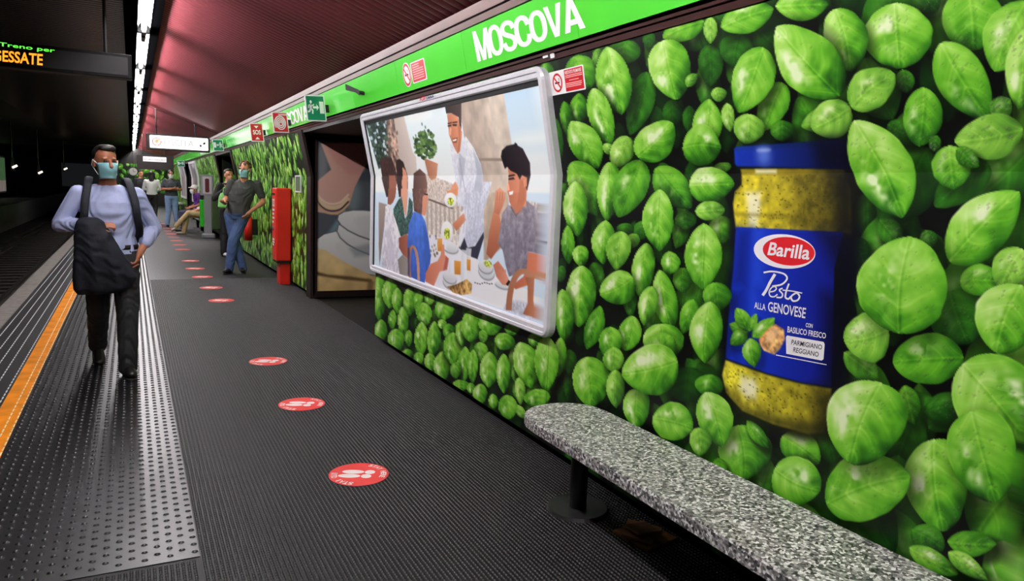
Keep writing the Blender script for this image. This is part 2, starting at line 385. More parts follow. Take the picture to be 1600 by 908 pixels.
# light channel
bm = bmesh.new(); box(bm, (-.02, Y0, 2.985), (.096, Y1, 3.35)); box(bm, (.225, Y0, 3.095), (.315, Y1, 3.35))
tag(obj('trim_1', bm, mat('matt_black_profile', (5, 5, 6), .95, spec=.0)), kind='structure')
TROUGH = mat('white_reflector', (235, 232, 236), .45); LAMPB = mat('lampholder_black', (18, 18, 20), .4)
tm = bpy.data.materials.new('fluorescent_tube'); tm.use_nodes = True
nt = tm.node_tree; nt.nodes.remove(nt.nodes['Principled BSDF']); e = nt.nodes.new('ShaderNodeEmission'); e.inputs[0].default_value = (1, .965, .97, 1); e.inputs[1].default_value = TUBE_STRENGTH
nt.links.new(e.outputs[0], nt.nodes['Material Output'].inputs[0])
proto = None; PITCH = 2.93
ORD = ['topmost', 'second', 'third', 'fourth', 'fifth', 'sixth', 'seventh', 'eighth', 'ninth', 'tenth', 'eleventh', 'twelfth', 'last']
LAMPL = ['fluorescent tube overhead %s the viewer, out of the picture' % q for q in ('well behind', 'just behind', 'right above', 'ahead of')]+['%s bright fluorescent tube of the ceiling line, counted from the top of the picture' % q for q in ORD]
for k in range(17):
    yb = 9.1+(k-4)*PITCH                                     # joint before this lamp
    t = thing('fluorescent_lamp', LAMPL[k], 'lamp', (.160, yb, 3.0), 0, 'tubes of the ceiling light line')
    if proto is None:
        proto = {}
        bm = bmesh.new(); cyl(bm, (0, .28, .06), (0, PITCH-.27, .06), .024, n=12); proto['tube'] = (bm, tm)
        V = [(-.062, .10), (-.062, .085), (-.03, .12), (.03, .12), (.062, .085), (.062, .10), (.03, .135), (-.03, .135)]
        bm = prism([(a, b) for a, b in V], -(PITCH-.22), frame((0, .12, 0), (1, 0, 0), (0, 0, 1))); proto['reflector'] = (bm, TROUGH)
        bm = bmesh.new(); box(bm, (-.026, PITCH-.27, .015), (.026, PITCH-.10, .13), None, .008); box(bm, (-.060, PITCH-.09, .05), (.060, PITCH-.004, .135), None, .006)
        proto['lamp_holder'] = (bm, LAMPB)
        bm = bmesh.new(); box(bm, (-.022, 0, .01), (.022, .28, .13), None, .008); proto['end_socket'] = (bm, LAMPB)
        for q in list(proto):
            d = bpy.data.meshes.new(q); proto[q][0].to_mesh(d); proto[q][0].free(); d.materials.append(proto[q][1]); proto[q] = d
        proto['tube'].polygons.foreach_set('use_smooth', [True]*len(proto['tube'].polygons))
    for q in proto: obj(q, proto[q], None, t)

# ------------------------------------------------------------------ right-hand wall: solid core behind the printed panels
PW = mat('wall_core', (24, 20, 20), .7)
def wall_block(name, ya, yb, ztop=2.62, depth=.12):
    z = [.06, ZK, ztop]; pr = [(wx(z[0])+.004, z[0]), (wx(z[1])+.004, z[1]), (float(wx(z[2]))+.004, z[2]), (XW+depth, z[2]), (XW+depth, 0), (XW+.08, 0), (XW+.08, z[0])]
    return tag(obj(name, prism([(float(a), b) for a, b in pr], -(yb-ya), frame((0, ya, 0), (1, 0, 0), (0, 0, 1))), PW), kind='structure')
walls = [wall_block('wall_right', Y0, 6.86), wall_block('wall_right_middle', 9.66, 17.45), wall_block('wall_right_far', 20.7, 30.8), wall_block('wall_right_end', 33.6, Y1)]
# lintel above the passages, passage walls, end wall
bm = bmesh.new()
for a, b in ((6.86, 9.66), (17.45, 20.7), (30.8, 33.6)):
    box(bm, (1.97, a, 2.16), (XW+.12, b, 2.62)); box(bm, (XW+.12, a, 2.16), (6.5, b, 2.3))
    box(bm, (6.3, a, 0), (6.5, b, 2.3))
    box(bm, (XW+.12, a-.12, 0), (6.5, a, 2.3)); box(bm, (XW+.12, b, 0), (6.5, b+.12, 2.3))
tag(obj('wall_passage', bm, mat('passage_dark', (22, 18, 17), .6)), kind='structure')
tag(obj('wall_end', boxm((-.9, Y1-.3, 0), (XW+.1, Y1, 3.4)), PW), kind='structure')
# dark columns framing the passages
for k, (a, b) in enumerate(((9.66, 9.92), (17.2, 17.45), (20.7, 20.95), (30.55, 30.8), (33.6, 33.85))):
    pr = [(XW-.03, 0), (XW-.03, ZK), (float(wx(2.2))-.03, 2.2), (XW+.05, 2.2), (XW+.05, 0)]
    tag(obj('trim_%d' % (3+k), prism(pr, -(b-a), frame((0, a, 0), (1, 0, 0), (0, 0, 1))), DARK), kind='structure')
# rails above and below the sign band
def rail_profile(name, rows, m):
    bm = bmesh.new()
    for z0, z1, off, th in rows:
        pr = [(float(wx(z0))-off, z0), (float(wx(z1))-off, z1), (float(wx(z1))+.1, z1), (float(wx(z0))+.1, z0)]
        merge(bm, prism(pr, -(Y1-Y0), frame((0, Y0, 0), (1, 0, 0), (0, 0, 1))))
    return tag(obj(name, bm, m), kind='structure')
rail_profile('trim_2', [(2.197, 2.222, .012, 0), (2.227, 2.240, .022, 0)], mat('brown_lower_rail', (66, 30, 28), .35, .4, noise=.15, scale=10, stretch=(4, .5, 4)))
rail_profile('trim_8', [(2.499, 2.536, .052, 0), (2.541, 2.598, .066, 0)], TRIM)

# ------------------------------------------------------------------ the printed basil film of the near wall
def crop(x0, y0, s): return lambda x, y: (x0+x/s, y0+y/s)
LEAVES = []      # (bx, by, tx, ty, width, tone, pale) in pixels of the photograph
def L(cr, rows):
    f, s = cr
    for r in rows:
        bx, by = f(r[0], r[1]); tx, ty = f(r[2], r[3]); LEAVES.append((bx, by, tx, ty, r[4]/s, r[5] if len(r) > 5 else 1.0, r[6] if len(r) > 6 else 0))
def CR(x0, y0, s): return crop(x0, y0, s), s
L(CR(840, 0, 3.0275), [(170, 270, 250, 420, 150, .8), (425, 190, 420, 300, 150, .62), (290, 230, 290, 320, 60, .7, .6), (530, 150, 530, 230, 60, .5), (520, 340, 440, 640, 120, .6), (200, 440, 205, 590, 85, .75), (130, 480, 150, 650, 60, .7), (815, 210, 820, 410, 115, .55),
  (960, 160, 930, 320, 150, .5), (640, 470, 640, 600, 90, .45), (720, 500, 730, 640, 70, .45), (790, 100, 595, 180, 125, 1.0), (870, 130, 1120, 40, 150, 1.05), (820, 80, 820, 208, 65, 1, 1), (330, 222, 400, 542, 158, 1.12), (600, 192, 665, 472, 190, 1.12), (710, 410, 755, 350, 50, .8, .5),
  (265, 418, 348, 690, 112, 1.1), (160, 575, 288, 798, 140, 1.1), (320, 720, 360, 690, 60, .9, 1), (430, 645, 365, 792, 105, 1.05, .9), (478, 745, 640, 580, 165, 1.1), (690, 700, 870, 700, 190, .9), (815, 468, 775, 712, 135, 1.08), (850, 415, 865, 482, 70, .9, .8), (1160, 390, 1075, 620, 140, .95), (1070, 225, 955, 535, 190, 1.12),
  (1160, 570, 1160, 670, 110, .6), (900, 488, 915, 625, 62, 1, 1), (1000, 540, 990, 682, 140, 1.05, .8), (40, 290, 70, 460, 70, .65), (90, 560, 110, 760, 50, .6), (870, 770, 880, 820, 80, .7, .5)])
L(CR(1200, 0, 3.0275), [(160, 0, 300, 30, 150, .8), (40, 30, 290, 20, 150, 1.05), (570, 590, 720, 660, 110, .5), (700, -60, 800, 60, 140, .5), (950, -60, 975, 242, 285, 1.0), (600, 15, 625, 326, 315, 1.15), (325, 42, 395, 338, 195, 1.1), (345, 455, 45, 125, 265, 1.14), (820, 205, 1045, 568, 235, 1.0), (1230, 0, 1075, 340, 230, 1.05, .3), (1230, 130, 1190, 520, 170, 1.15, .3),
  (640, 330, 660, 440, 90, .6), (740, 415, 715, 692, 180, .9), (800, 640, 790, 720, 60, .6), (400, 500, 160, 600, 130, .85, .7), (392, 508, 210, 610, 175, 1.05, .9), (395, 505, 600, 345, 185, 1.0, .8), (410, 572, 640, 1030, 270, 1.12), (1060, 540, 1150, 470, 110, .7, .5), (1211, 610, 885, 670, 205, 1.1, .9), (860, 690, 880, 895, 180, .95), (900, 700, 1000, 790, 90, .7)])
L(CR(840, 250, 3.028), [(165, 10, 285, 265, 150, .95), (345, 10, 330, 292, 112, 1.05), (490, 0, 385, 272, 155, .85), (560, 40, 730, 230, 150, .8), (180, 100, 192, 362, 112, 1.1), (722, 120, 934, 115, 165, 1.1), (430, 300, 420, 360, 90, .5), (500, 290, 490, 380, 70, .55), (700, 240, 700, 330, 100, .6), (870, 265, 880, 395, 120, .85), (750, 245, 890, 235, 90, 1, .8),
  (580, 138, 580, 432, 142, 1.12), (145, 310, 150, 492, 62, .85), (325, 285, 312, 492, 112, 1.0), (470, 350, 440, 420, 60, .8, .6), (400, 338, 372, 522, 112, 1.0, .6), (520, 393, 488, 652, 105, 1.0), (690, 510, 690, 630, 90, .7), (625, 433, 632, 540, 86, .95), (790, 300, 780, 612, 168, 1.15), (840, 580, 850, 720, 130, .75), (580, 520, 640, 812, 112, 1.05), (205, 405, 210, 505, 72, 1.05), (210, 500, 198, 792, 135, 1.1),
  (300, 690, 235, 895, 85, .75), (455, 560, 300, 640, 150, 1.05), (545, 598, 505, 782, 92, 1.0, .4), (740, 660, 690, 822, 84, .85), (120, 612, 128, 866, 90, 1.0), (820, 670, 795, 960, 152, 1.08), (455, 738, 415, 902, 105, 1.05), (350, 790, 335, 940, 105, .95), (590, 775, 590, 965, 182, 1.1), (120, 500, 110, 580, 50, .55)])
L(CR(800, 550, 2.5375), [(230, -10, 230, 90, 60, .5), (20, -30, 80, 150, 105, 1.05), (145, -20, 140, 168, 86, 1.1), (60, 150, 130, 230, 120, .9), (20, 100, 40, 210, 45, .9, .6), (300, 20, 320, 218, 140, 1.05), (405, -20, 405, 80, 80, .95, .6), (412, 70, 415, 222, 72, .9, .6), (705, 60, 690, 200, 170, .35), (800, 90, 780, 180, 110, .7), (540, 30, 640, -60, 130, .9), (660, 40, 438, 90, 190, 1.15), (500, 145, 498, 302, 104, 1.0), (560, 260, 720, 300, 148, 1.08), (770, 160, 835, 375, 135, 1.12), (745, 300, 748, 412, 85, .95, .5), (900, 290, 925, 505, 200, .95), (935, 272, 1020, 380, 55, .8), (820, 420, 830, 500, 60, .8)])
L(CR(1300, 300, 3.027), [(230, 130, 330, 250, 110, .6), (120, 220, 160, 350, 100, .4), (450, 180, 470, 270, 80, .6), (560, 470, 650, 720, 260, .55), (560, 330, 890, 0, 260, 1.16), (700, 300, 800, 260, 110, .5), (610, 420, 825, 430, 145, .9), (905, 270, 800, 460, 170, 1.08, .8), (60, 760, 220, 880, 120, .8, .4), (270, 650, 60, 700, 230, 1.08, .7), (625, 780, 290, 800, 235, .85), (318, 668, 370, 212, 415, 1.1), (900, 440, 780, 760, 300, 1.15)])
L(CR(1200, 560, 2.61), [(560, 110, 600, 270, 90, .9), (640, 220, 850, 180, 120, .5), (850, 300, 1040, 420, 160, .5), (1020, 300, 1044, 700, 140, .55), (800, 20, 1060, 330, 330, 1.1), (240, 300, 280, 430, 110, .45), (60, 320, 210, 430, 130, .95), (30, 450, 215, 540, 200, 1.08), (465, 100, 340, 430, 310, 1.15), (830, 215, 930, 585, 275, 1.0), (680, 330, 720, 705, 255, 1.08), (240, 590, 580, 475, 265, 1.08), (590, 700, 720, 780, 110, .6), (735, 745, 935, 755, 105, .85), (580, 770, 780, 880, 90, .95, .3), (740, 790, 900, 905, 75, 1.0, .5)])
L(CR(560, 400, 3.026), [(100, 90, 100, 310, 64, .95), (150, 105, 150, 250, 72, 1.0), (110, 300, 110, 405, 62, .95), (185, 150, 188, 275, 52, 1.0), (240, 150, 243, 285, 64, 1.0), (165, 255, 160, 350, 38, .95), (210, 240, 210, 402, 48, 1.05), (180, 345, 182, 455, 76, 1.0), (290, 165, 280, 275, 42, 1.0), (345, 180, 330, 232, 46, 1.0, .4), (305, 220, 320, 335, 70, 1.05), (240, 350, 240, 430, 36, .9), (235, 440, 235, 480, 50, .9), (300, 312, 298, 475, 64, 1.08), (362, 308, 350, 482, 62, 1.0), (285, 455, 292, 515, 44, 1.0), (338, 460, 345, 545, 54, 1.05), (410, 200, 400, 305, 86, 1.0), (400, 300, 395, 345, 40, 1, .8), (430, 320, 425, 390, 60, .8), (402, 450, 400, 592, 80, 1.05), (450, 362, 440, 512, 88, 1.05), (490, 308, 490, 425, 64, .95), (545, 252, 530, 405, 100, 1.0), (600, 270, 650, 372, 110, .95), (590, 350, 590, 412, 42, .9, .5), (575, 408, 582, 505, 62, .95), (508, 428, 500, 595, 64, 1.0), (545, 442, 540, 605, 48, 1.05), (465, 500, 460, 580, 50, .8, .4), (480, 585, 482, 640, 76, 1.0), (535, 600, 535, 650, 40, .9), (720, 318, 735, 375, 72, .9), (700, 365, 680, 445, 94, .95), (622, 452, 618, 622, 90, 1.1), (690, 462, 690, 650, 68, 1.0), (580, 605, 582, 700, 66, 1.05), (638, 652, 642, 722, 44, 1.0), (740, 500, 745, 600, 40, .8), (840, 365, 830, 430, 64, .95), (765, 408, 820, 625, 120, 1.12), (960, 385, 945, 575, 64, 1.0), (888, 380, 890, 645, 108, 1.12), (760, 575, 768, 705, 48, 1.05, .9), (840, 630, 850, 715, 116, 1.0), (700, 658, 715, 772, 86, 1.05), (755, 705, 790, 770, 40, 1.0, .6)])

ZB, ZT = .062, 2.196
def near_cols():
    px = np.concatenate([np.arange(2600, 1640, -30), np.arange(1640, 585, -1.7)]); d = [ray(x, 278+.04*(x-205)) for x in px]
    return np.array([XW/v[0]*v[1] for v in d])
cols = near_cols(); cols = cols[cols > .12]; cols = np.append(cols[cols < 6.845], 6.85)
rows = np.concatenate([np.arange(ZB, ZK, .0032), [ZK], np.arange(ZK+.0032, ZT, .0032), [ZT]])
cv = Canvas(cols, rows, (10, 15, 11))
def fill(cv, lo, hi, n, size, tones, seed, orient=None):
    r = np.random.default_rng(seed)
    for k in range(n):
        c = np.array([r.uniform(lo[0], hi[0]), r.uniform(lo[1], hi[1])]); a = r.uniform(-.9, .9)+math.pi/2*r.choice([-1, 1]) if orient is None else r.normal(math.pi/2, orient); ln = size*r.uniform(.6, 1.25)
        A = np.array([math.cos(a), math.sin(a)])*ln/2; wdt = ln*r.uniform(.26, .40); B = np.array([-math.sin(a), math.cos(a)])*wdt
        cv.leaf(c-A, c+A, B, r.uniform(*tones), 0, int(seed*1000+k), shadow=.45, blunt=r.random())
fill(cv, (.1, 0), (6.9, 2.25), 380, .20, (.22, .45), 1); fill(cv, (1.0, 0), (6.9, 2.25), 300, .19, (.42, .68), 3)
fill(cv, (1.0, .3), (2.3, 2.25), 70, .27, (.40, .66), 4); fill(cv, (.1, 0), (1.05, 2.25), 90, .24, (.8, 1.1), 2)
def paint_leaf(k, sh=.6):
    bx, by, tx, ty, wd, tone, pale = LEAVES[k]
    mx, my = (bx+tx)/2, (by+ty)/2; dx, dy = tx-bx, ty-by; ln = math.hypot(dx, dy)+1e-6; nx, ny = -dy/ln*wd/2, dx/ln*wd/2
    b = wallpt(bx, by); t = wallpt(tx, ty); s1 = wallpt(mx+nx, my+ny); s2 = wallpt(mx-nx, my-ny)
    cv.leaf(b, t, (s1-s2)/2*1.06, min(tone*.98, 1.12), pale, 500+k, soft=.0035, drops=(34 if mx > 1330 else 8 if mx > 900 else 0), blunt=1.0 if wd/ln > .62 else .55, shadow=sh)
after = []
for k, r in enumerate(LEAVES):
    c_ = (r[0]+r[2])/2, (r[1]+r[3])/2
    if 205 < c_[1] < 720 and ((1010 < c_[0] < 1128) or c_[0] > 1325) and r[5] > .62: after.append(k)
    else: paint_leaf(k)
# ---- the pesto jar of the print
W = lambda pts, f: [wallpt(*f(*p)) for p in pts]
D = crop(1110, 200, 3.633); E_ = crop(1110, 420, 3.363)
cv.poly(W([(120, 100), (820, 60), (860, 620), (840, 950), (130, 950), (100, 500)], D), (6, 8, 10), .03, alpha=.9)
cv.poly(W([(90, 0), (760, 0), (760, 640), (700, 900), (480, 900), (130, 760), (40, 620), (55, 470)], E_), (6, 8, 10), .03, alpha=.9)
glass = [(178, 235), (765, 232), (765, 285), (800, 345), (805, 600), (148, 566), (133, 430), (145, 360), (182, 322)]
cv.poly(W(glass, D), (120, 108, 26), .006, (236, 220, 52), 0, .2, 34)
cv.poly(W([(420, 250), (800, 250), (806, 595), (560, 582), (470, 520), (520, 400)], D), (70, 62, 16), .05, (40, 38, 14), 180, .5, 70, alpha=.6)
cv.poly(W([(690, 232), (830, 232), (830, 610), (720, 600)], D), (12, 12, 10), .05, alpha=.85)
cv.poly(W([(175, 235), (600, 236), (600, 268), (180, 268)], D), (130, 112, 34), .004, alpha=.55)
cv.poly(W([(260, 236), (380, 236), (380, 258), (260, 258)], D), (250, 246, 200), .008, alpha=.9)
cv.poly(W([(205, 365), (290, 368), (286, 470), (270, 560), (225, 560), (215, 470)], D), (252, 250, 212), .02, alpha=.9)
cv.poly(W([(140, 480), (700, 500), (700, 520), (140, 500)], D), (110, 98, 24), .012, alpha=.5)
lid = [(140, 122), (150, 108), (790, 64), (800, 80), (800, 236), (152, 216), (143, 200)]
cv.poly(W(lid, D), (8, 10, 40), .005, (28, 62, 196), 0)
cv.poly(W([(146, 112), (780, 66), (780, 92), (146, 132)], D), (20, 60, 150), .006, (10, 14, 40), 180, alpha=.8)
cv.poly(W([(160, 135), (260, 130), (260, 212), (165, 210)], D), (24, 50, 170), .02, alpha=.7)
cv.ell(wallpt(*D(306, 158)), .034, .034, (110, 142, 240), .03, alpha=.7); cv.ell(wallpt(*D(306, 126)), .032, .006, (190, 208, 250), .012, alpha=.8)
cv.poly(W([(590, 70), (830, 60), (830, 240), (620, 234)], D), (6, 7, 24), .05, alpha=.8)
lab = W([(150, 562), (760, 592)], D)+W([(655, 0), (650, 300), (640, 622), (480, 596), (300, 548), (84, 470), (100, 250), (125, 0)], E_)
cv.poly(lab, (16, 24, 120), .005, (26, 64, 220), 0)
cv.poly(W([(152, 566), (230, 572), (225, 700), (215, 908), (130, 908)], D)+W([(190, 100), (170, 300), (150, 490), (84, 470), (110, 100)], E_), (10, 20, 96), .05, alpha=.65)
cv.poly(W([(250, 572), (300, 574), (310, 900), (240, 900)], D)+W([(250, 150), (240, 300), (215, 300), (215, 120)], E_)[::1], (54, 104, 240), .03, alpha=.35)
cv.poly(W([(610, 580), (830, 590), (830, 950), (640, 950)], D)+W([(600, 200), (600, 620), (700, 640), (720, 100)], E_), (5, 6, 26), .06, alpha=.85)
cv.poly(W([(84, 480), (300, 556), (480, 604), (640, 630), (632, 780), (600, 856), (520, 868), (330, 815), (170, 745), (85, 650), (66, 560)], E_), (136, 126, 30), .006, (230, 220, 58), 0, .2, 40)
cv.poly(W([(90, 640), (180, 720), (330, 770), (520, 800), (640, 790), (630, 880), (480, 880), (300, 815), (150, 750)], E_), (44, 44, 14), .03, alpha=.75)
cv.poly(W([(165, 565), (235, 580), (252, 620), (240, 680), (190, 676), (155, 630)], E_), (252, 250, 214), .024, alpha=.9)
cv.poly(W([(540, 620), (700, 640), (690, 860), (560, 870)], E_), (20, 20, 10), .05, alpha=.7)
rs = np.random.default_rng(5)
for k in range(330):
    if k < 190: p = D(rs.uniform(150, 740), rs.uniform(265, 575))
    else:
        x = rs.uniform(90, 620); p = E_(x, 500+(x-84)*.27+rs.uniform(0, 210))
    cv.ell(wallpt(*p), rs.uniform(.0015, .005), rs.uniform(.0015, .004), (52, 46, 10), .002, alpha=rs.uniform(.3, .85))
# basil sprig and cheese on the label
for b, t, s_, tn in (((190, 340), (105, 290), 70, .8), ((200, 330), (110, 400), 80, .75), ((200, 325), (140, 205), 80, .95), ((205, 330), (245, 235), 50, .95), ((225, 360), (340, 258), 80, 1.0), ((215, 365), (235, 515), 100, .9)):
    q = E_(*b); r_ = E_(*t); dx, dy = r_[0]-q[0], r_[1]-q[1]; ln = math.hypot(dx, dy); m_ = ((q[0]+r_[0])/2, (q[1]+r_[1])/2); n_ = (-dy/ln*s_/3.363/2, dx/ln*s_/3.363/2)
    s1 = wallpt(m_[0]+n_[0], m_[1]+n_[1]); s2 = wallpt(m_[0]-n_[0], m_[1]-n_[1]); cv.leaf(wallpt(*q), wallpt(*r_), (s1-s2)/2, tn, .2, 77, .002, shadow=.3)
cv.poly(W([(260, 370), (300, 320), (345, 290), (390, 320), (395, 370), (370, 420), (340, 452), (285, 430), (265, 400)], E_), (246, 196, 130), .004, (226, 150, 84), 60, .35, 60)
cv.poly(W([(300, 335), (340, 300), (375, 330), (330, 380), (290, 390)], E_), (252, 214, 160), .008, alpha=.7)
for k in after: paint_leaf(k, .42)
# ---- shadow of the bench stands in the light, not in the print; cut the film into its panels
jk = int(np.searchsorted(rows, ZK)); seam = int(np.searchsorted(cols, 3.49))
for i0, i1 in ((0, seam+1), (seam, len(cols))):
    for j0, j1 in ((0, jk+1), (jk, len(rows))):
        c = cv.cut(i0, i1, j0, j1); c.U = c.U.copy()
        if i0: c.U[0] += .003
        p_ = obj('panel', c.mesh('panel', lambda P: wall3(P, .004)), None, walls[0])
WHITE = mat('printed_white', (244, 242, 244), .4); RED = mat('printed_red', (226, 32, 44), .4); INK = mat('printed_black', (26, 26, 30), .4)
def wellipse(c, rx, ry, rot, f, n=40):
    t = np.linspace(0, 2*math.pi, n, endpoint=False); r = math.radians(rot)
    return [wallpt(*f(c[0]+rx*math.cos(a)*math.cos(r)-ry*math.sin(a)*math.sin(r), c[1]+rx*math.cos(a)*math.sin(r)+ry*math.sin(a)*math.cos(r))) for a in t]
poly_on('logo_oval', wellipse((427, 701), 176, 97, 6, D), wall3, WHITE, walls[0], .0052)
poly_on('logo_oval', wellipse((451, 700), 148, 80, 6, D), wall3, RED, walls[0], .0058)
q4 = lambda f, *p: [f(*a) for a in p]
wall_text('Barilla', q4(D, (322, 722), (560, 750), (572, 668), (340, 648)), .0064, WHITE, walls[0], .022)
for pts, wd in (([(285, 20), (330, 14), (390, 26), (408, 52), (380, 82), (330, 92)], 9), ([(345, 28), (320, 70), (300, 110), (280, 140)], 15), ([(316, 122), (340, 117), (352, 104), (343, 93), (326, 100), (314, 122), (320, 143), (340, 147), (358, 134)], 7), ([(385, 102), (368, 112), (384, 132), (378, 150), (352, 150)], 8), ([(418, 78), (404, 118), (400, 150), (416, 158), (428, 146)], 9), ([(385, 112), (440, 118), (488, 128)], 6), ([(452, 128), (430, 146), (438, 168), (462, 166), (474, 146), (462, 128), (452, 128)], 9)):
    P = stroke(smooth_path([E_(*p) for p in pts], 26), wd/3.363); poly_on('script_stroke', [wallpt(*p) for p in P], wall3, WHITE, walls[0], .0054)
wall_text('ALLA', q4(E_, (230, 208), (290, 220), (290, 186), (232, 174)), .0054, WHITE, walls[0], .012)
wall_text('GENOVESE', q4(E_, (302, 224), (498, 262), (504, 206), (304, 172)), .0054, WHITE, walls[0], .016)
wall_text('CON', q4(E_, (500, 306), (536, 312), (538, 290), (502, 284)), .0054, WHITE, walls[0], .016)
wall_text('BASILICO FRESCO', q4(E_, (404, 334), (606, 368), (608, 338), (406, 302)), .0054, WHITE, walls[0], .014)
poly_on('label_plate', W([(408, 350), (600, 384), (606, 396), (600, 474), (590, 482), (404, 446), (402, 360)], E_), wall3, WHITE, walls[0], .0054)
wall_text('PARMIGIANO', q4(E_, (424, 398), (586, 426), (588, 400), (428, 372)), .0060, INK, walls[0], .01)
wall_text('REGGIANO', q4(E_, (434, 438), (568, 464), (570, 438), (438, 412)), .0060, INK, walls[0], .01)
poly_on('label_line', W([(350, 450), (616, 502), (616, 506), (350, 455)], E_), wall3, WHITE, walls[0], .0054)

# ------------------------------------------------------------------ basil film on the further wall sections
def far_film(parent, ya, yb, n, seed, dy, dz, to3=None, z0=ZB, z1=ZT):
    c = Canvas(np.append(np.arange(ya, yb, dy), yb), np.concatenate([np.arange(z0, ZK, dz), [ZK], np.arange(ZK+dz, z1, dz), [z1]]), (16, 26, 14))
    fill(c, (ya, z0), (yb, z1), n//2, .22, (.3, .6), seed); fill(c, (ya, z0), (yb, z1), int(n*1.5), .23, (.85, 1.25), seed+1, .45)
    j = int(np.searchsorted(c.V, ZK)); m_ = len(c.U)//2
    for i0, i1 in ((0, m_+1), (m_, len(c.U))):
        for j0, j1 in ((0, j+1), (j, len(c.V))): obj('panel', c.cut(i0, i1, j0, j1).mesh('panel', to3 or (lambda P: wall3(P, .004))), None, parent)
far_film(walls[1], 9.92, 17.2, 560, 21, .022, .0075)
far_film(walls[2], 20.95, 30.55, 620, 31, .045, .014)
far_film(walls[3], 33.85, 45.5, 520, 41, .09, .028)
we = bpy.data.objects['wall_end']
c = Canvas(np.arange(-.6, 2.1, .018), np.arange(.7, 2.3, .02), (14, 24, 14)); fill(c, (-.6, .7), (2.1, 2.3), 60, .34, (.3, .6), 51); fill(c, (-.6, .7), (2.1, 2.3), 70, .36, (.7, 1.1), 52)
obj('panel', c.mesh('panel', lambda P: np.stack([P[:, 0], np.full(len(P), Y1-.305), P[:, 1]], 1)), None, we)
wo = bpy.data.objects['wall_opposite']

# ================================================================== SIGN BAND
GREEN = mat('green_enamel', (92, 226, 68), .16, coat=.3, noise=.04, scale=2)
BZ0, BZ1, BOF = 2.2495, 2.4956, .042
band = tag(obj('sign_band', prism([(float(wx(BZ0+.01))-BOF+.006, BZ0+.01), (float(wx(BZ1-.01))-BOF+.006, BZ1-.01), (float(wx(BZ1))+.05, BZ1-.01), (float(wx(BZ0))+.05, BZ0+.01)], -(Y1-Y0), frame((0, Y0, 0), (1, 0, 0), (0, 0, 1))), BLACK), kind='structure')
edges = [-3, .4, 1.75, 3.06, 4.38, 5.7, 7.0, 8.3, 9.6, 10.9, 12.2, 13.5, 14.8, 16.1, 17.4, 18.7, 20, 22.6, 25.2, 27.8, 30.4, 33, 36, 39, 42, 45.6]
for a, b in zip(edges[:-1], edges[1:]):
    pr = [(float(wx(BZ0))-BOF, BZ0), (float(wx(BZ1))-BOF, BZ1), (float(wx(BZ1))-BOF+.006, BZ1), (float(wx(BZ0))-BOF+.006, BZ0)]
    obj('panel', prism(pr, -(b-a-.003), frame((0, a, 0), (1, 0, 0), (0, 0, 1))), GREEN, band)
LET = mat('white_enamel_letter', (250, 250, 250), .25)
def ring2(n=32, p=2.3, r=1.0, ry=1.0):
    return [(.5+.5*r*math.copysign(abs(math.cos(t))**(2/p), math.cos(t)), .5+.5*ry*math.copysign(abs(math.sin(t))**(2/p), math.sin(t))) for t in np.linspace(0, 2*math.pi, n+1)]
def strip(path, wd, asp):
    P = smooth_path([(x*asp, y) for x, y in path], 30); S_ = stroke(P, wd); n = len(P); V = np.concatenate([S_[:n], S_[n:][::-1]]); V[:, 0] /= asp
    return V, [[i, i+1, n+i+1, n+i] for i in range(n-1)]
def glyph(ch):
    poly = lambda *p: (np.array(p[0]), [list(range(len(p[0])))])
    if ch == 'M': return [poly([(0, 0), (.24, 0), (.24, 1), (0, 1)]), poly([(.76, 0), (1, 0), (1, 1), (.76, 1)]), poly([(.24, 1), (.08, 1), (.38, 0), (.5, 0), (.5, .30)][:5]), poly([(.76, 1), (.5, .30), (.5, 0), (.62, 0), (.92, 1)])]
    if ch == 'O':
        o = ring2(); i = ring2(r=.46, ry=.70); n = len(o); return [(np.array(o+i), [[k, k+1, n+k+1, n+k] for k in range(n-1)])]
    if ch == 'S': return [strip([(.90, .70), (.80, .86), (.5, .925), (.22, .86), (.13, .72), (.24, .59), (.5, .51), (.77, .42), (.88, .27), (.76, .12), (.5, .07), (.22, .13), (.10, .31)], .15, .5)]
    if ch == 'C': return [strip([(.90, .66), (.80, .85), (.52, .925), (.24, .82), (.13, .5), (.24, .18), (.52, .075), (.80, .15), (.90, .36)], .15, .5)]
    if ch == 'V': return [poly([(0, 1), (.36, 0), (.5, 0), (.5, .27), (.27, 1)]), poly([(.5, .27), (.5, 0), (.64, 0), (1, 1), (.73, 1)])]
    if ch == 'A': return [poly([(0, 0), (.27, 0), (.5, .73), (.5, 1), (.36, 1)]), poly([(.5, .73), (.73, 0), (1, 0), (.64, 1), (.5, 1)]), poly([(.30, .19), (.70, .19), (.64, .36), (.36, .36)])]
def station_name(quad):
    u = 0.0; ws = [.170, .150, .138, .146, .150, .140, .150]; g = (1-sum(ws))/6
    for k, (ch, wv) in enumerate(zip('MOSCOVA', ws)):
        VV = []; FF = []
        for V, Fs in glyph(ch):
            FF += [[i+len(VV) for i in f] for f in Fs]; VV += [(u+v[0]*wv, v[1]) for v in V]
        flat('letter', wall3(bil(np.array(VV), quad), BOF+.0015), FF, LET, band); u += wv+g
station_name([wallpt(*p, BOF+.0015) for p in ((746.5, 97), (915, 43), (905, -7), (737.5, 50))])
for ya, yb in ((11.0, 9.0), (24.6, 22.8)): station_name([np.array([ya, 2.285]), np.array([yb, 2.285]), np.array([yb, 2.45]), np.array([ya, 2.45])])

